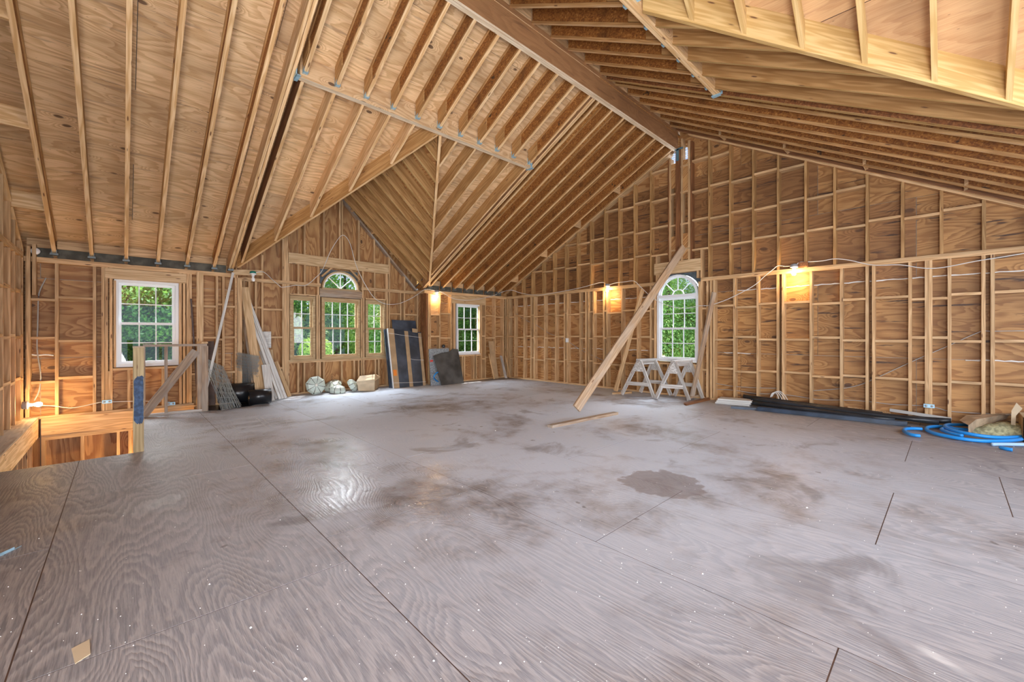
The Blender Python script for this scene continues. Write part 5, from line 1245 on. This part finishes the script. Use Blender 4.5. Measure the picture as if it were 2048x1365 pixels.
# ================================================================== SMALL THINGS ON THE FLOOR
a, b_ = fl(-10, 1118), fl(36, 1097)
ms = thing('metal_scrap', 'bent grey metal strip on the floor at the left edge', 'scrap', a)
hexa('strip', a+V((0, 0, .001)), b_+V((0, 0, .001)), (.012, .02, 0), (0, 0, .004), 'metal', ms); hexa('lip', a+V((-.012, -.02, .004)), b_+V((-.012, -.02, .004)), (.001, .001, 0), (0, 0, .015), 'metal', ms)
q = [fl(143, 1300), fl(179, 1281), fl(181, 1310), fl(150, 1330)]; tag(prism('card_scrap', [p+V((0, 0, .001)) for p in q], (0, 0, .003), 'cardboard_pale'), 'corner of a pale card lying on the floor near the bottom left', 'scrap')
# chalked tile outlines near the guard rail
for i in range(3):
    for j in range(2):
        c = fl(478, 866)+V((.42*j+.02*i, .36*i, 0)); a_, h_ = .36, .30
        boxes_obj('chalk_outline', [((c.x, c.y, .0002), (c.x+a_, c.y+.006, .0012)), ((c.x, c.y+h_, .0002), (c.x+a_, c.y+h_+.006, .0012)), ((c.x, c.y+.006, .0002), (c.x+.006, c.y+h_, .0012)), ((c.x+a_-.006, c.y+.006, .0002), (c.x+a_, c.y+h_, .0012))], 'chalk', floor)
# crumbs of plaster and wood: nobody could count them
bm_v, bm_f = [], []
for i in range(650):
    u, v_ = random.random(), random.random()**1.6
    p = fl(random.uniform(-50, 2100), 790+v_*575)
    if p.y > 9.2 or p.x > 8.5 or (p.x < .2 and p.y > 6.1): continue
    s_ = random.uniform(.0010, .0028)*(2.2 if random.random() < .05 else 1)*(.6+.12*(p.x+p.y)); k = len(bm_v)
    for dx_, dy_, dz_ in ((-1, -1, 0), (1, -.8, 0), (.7, 1, 0), (-1, .9, 0), (0, 0, 1.2)): bm_v.append(p+V((dx_*s_*random.uniform(.6, 1.4), dy_*s_*random.uniform(.6, 1.4), dz_*s_)))
    bm_f += [(k, k+1, k+4), (k+1, k+2, k+4), (k+2, k+3, k+4), (k+3, k, k+4)]
cr_ = mesh_obj('plaster_crumbs', bm_v, bm_f, 'foam', None, (0, 0, 0)); cr_['kind'] = 'stuff'; tag(cr_, 'white plaster and paint crumbs scattered over the plywood floor', 'debris')
# ================================================================== OUTSIDE
gd = struct(mesh_obj('ground', [(-60, 10.2, -3.2), (90, 10.2, -3.2), (90, 95, -3.2), (-60, 95, -3.2), (9.2, 10.2, -3.2), (9.2, -40, -3.2), (90, -40, -3.2)], [(0, 1, 2, 3), (4, 5, 6, 1)], 'grass'))
def tree(label, loc, h, rad, mat, nleaf, ls, seed, cz=.62, grp='trees outside the windows'):
    rnd = random.Random(seed); loc = V(loc); t = thing('tree', label, 'tree', loc, grp)
    lathe('trunk', [(.22, 0), (.16, h*.3), (.10, h*.6), (.03, h*.85)], loc, 'bark', t, 8)
    vs, fs = [], []
    blobs = []
    for k in range(26):
        d = V((rnd.gauss(0, 1), rnd.gauss(0, 1), rnd.gauss(0, 1))).normalized()*rnd.uniform(.35, .95)
        blobs.append((V((d.x*rad, d.y*rad, d.z*h*.42)), rnd.uniform(.22, .42)*rad))
    for i in range(nleaf):
        c, br_ = blobs[i % 26]; d = V((rnd.gauss(0, 1), rnd.gauss(0, 1), rnd.gauss(0, 1))).normalized()
        p = loc+V((0, 0, h*cz))+c+d*br_*rnd.uniform(.75, 1.05)
        n_ = (d+V((rnd.uniform(-.7, .7), rnd.uniform(-.7, .7), rnd.uniform(-.2, .9)))).normalized(); s = n_.orthogonal().normalized(); s = Matrix.Rotation(rnd.uniform(0, 6.28), 3, n_) @ s; u = n_.cross(s)
        a = ls*rnd.uniform(.6, 1.2); k = len(vs); vs += [p-s*a, p-u*a*.5, p+s*a, p+u*a*.5]; fs.append((k, k+1, k+2, k+3))
    mesh_obj('foliage', vs, fs, mat, t, loc)
    vs, fs = [], []
    for b0_, (c, br_) in enumerate(blobs[:7]):
        pass
    return t
tree('dense dark green tree filling the left window', (-.6, 14.5, -3.2), 9.5, 3.4, 'leaf_dark', 90000, .048, 1, .58)
tree('dark green tree behind the first one in the left window', (3.2, 19, -3.2), 10.5, 3.4, 'leaf_dark', 20000, .10, 2, .5)
tree('bright yellow-green tree close outside the left pane of the triple window', (3.5, 15.2, -3.2), 5.4, 2.2, 'leaf_bright', 50000, .062, 3, .58)
tree('mid green tree outside the centre of the triple window', (6.9, 18.5, -3.2), 6.3, 3.2, 'leaf_mid', 60000, .07, 4, .55)
tree('mid green tree outside the right pane of the triple window', (10.3, 19.0, -3.2), 6.9, 3.0, 'leaf_mid', 50000, .07, 5, .55)
tree('tall tree whose upper branch shows in the round window', (8.6, 22.0, -3.2), 10.4, 1.3, 'leaf_mid', 3200, .11, 6, .72)
tree('dark tree seen through the small white window', (15.5, 18.0, -3.2), 9.5, 3.6, 'leaf_dark', 45000, .07, 7, .52)
tree('bright bush low in the small white window', (12.0, 14.6, -3.2), 4.2, 1.5, 'leaf_bright', 18000, .05, 8, .55)
tree('leafy tree filling the arched gable window', (14.8, 7.2, -3.2), 9.0, 3.6, 'leaf_mid', 90000, .045, 9, .55)
tree('darker tree behind the one in the arched gable window', (19.5, 6.3, -3.2), 11.0, 4.2, 'leaf_dark', 24000, .10, 10, .5)
# wooded slope further off
tl = []
for i in range(9): tree(['first', 'second', 'third', 'fourth', 'fifth', 'sixth', 'seventh', 'eighth', 'ninth'][i]+' tree from the left of the far wooded edge beyond the triple window', (-4+i*5.2, 34+3*math.sin(i*2.1), -3.2), 9.0+1.2*math.sin(i*1.7), 4.3, 'leaf_mid', 14000, .19, 20+i, .5, 'far wooded edge')
# lamp glowing in the stairwell
l = bpy.data.lights.new('stair_lamp', 'POINT'); l.energy = 40; l.color = (1, .60, .24); l.shadow_soft_size = .06
ob = bpy.data.objects.new('stair_lamp', l); C.objects.link(ob); ob.location = (.45, 8.95, -.95)
sl = bulb('lit bare bulb down in the stair opening below the guard rail', (.55, 9.15, -.42), (0, 0, 1), 0, 'tin')
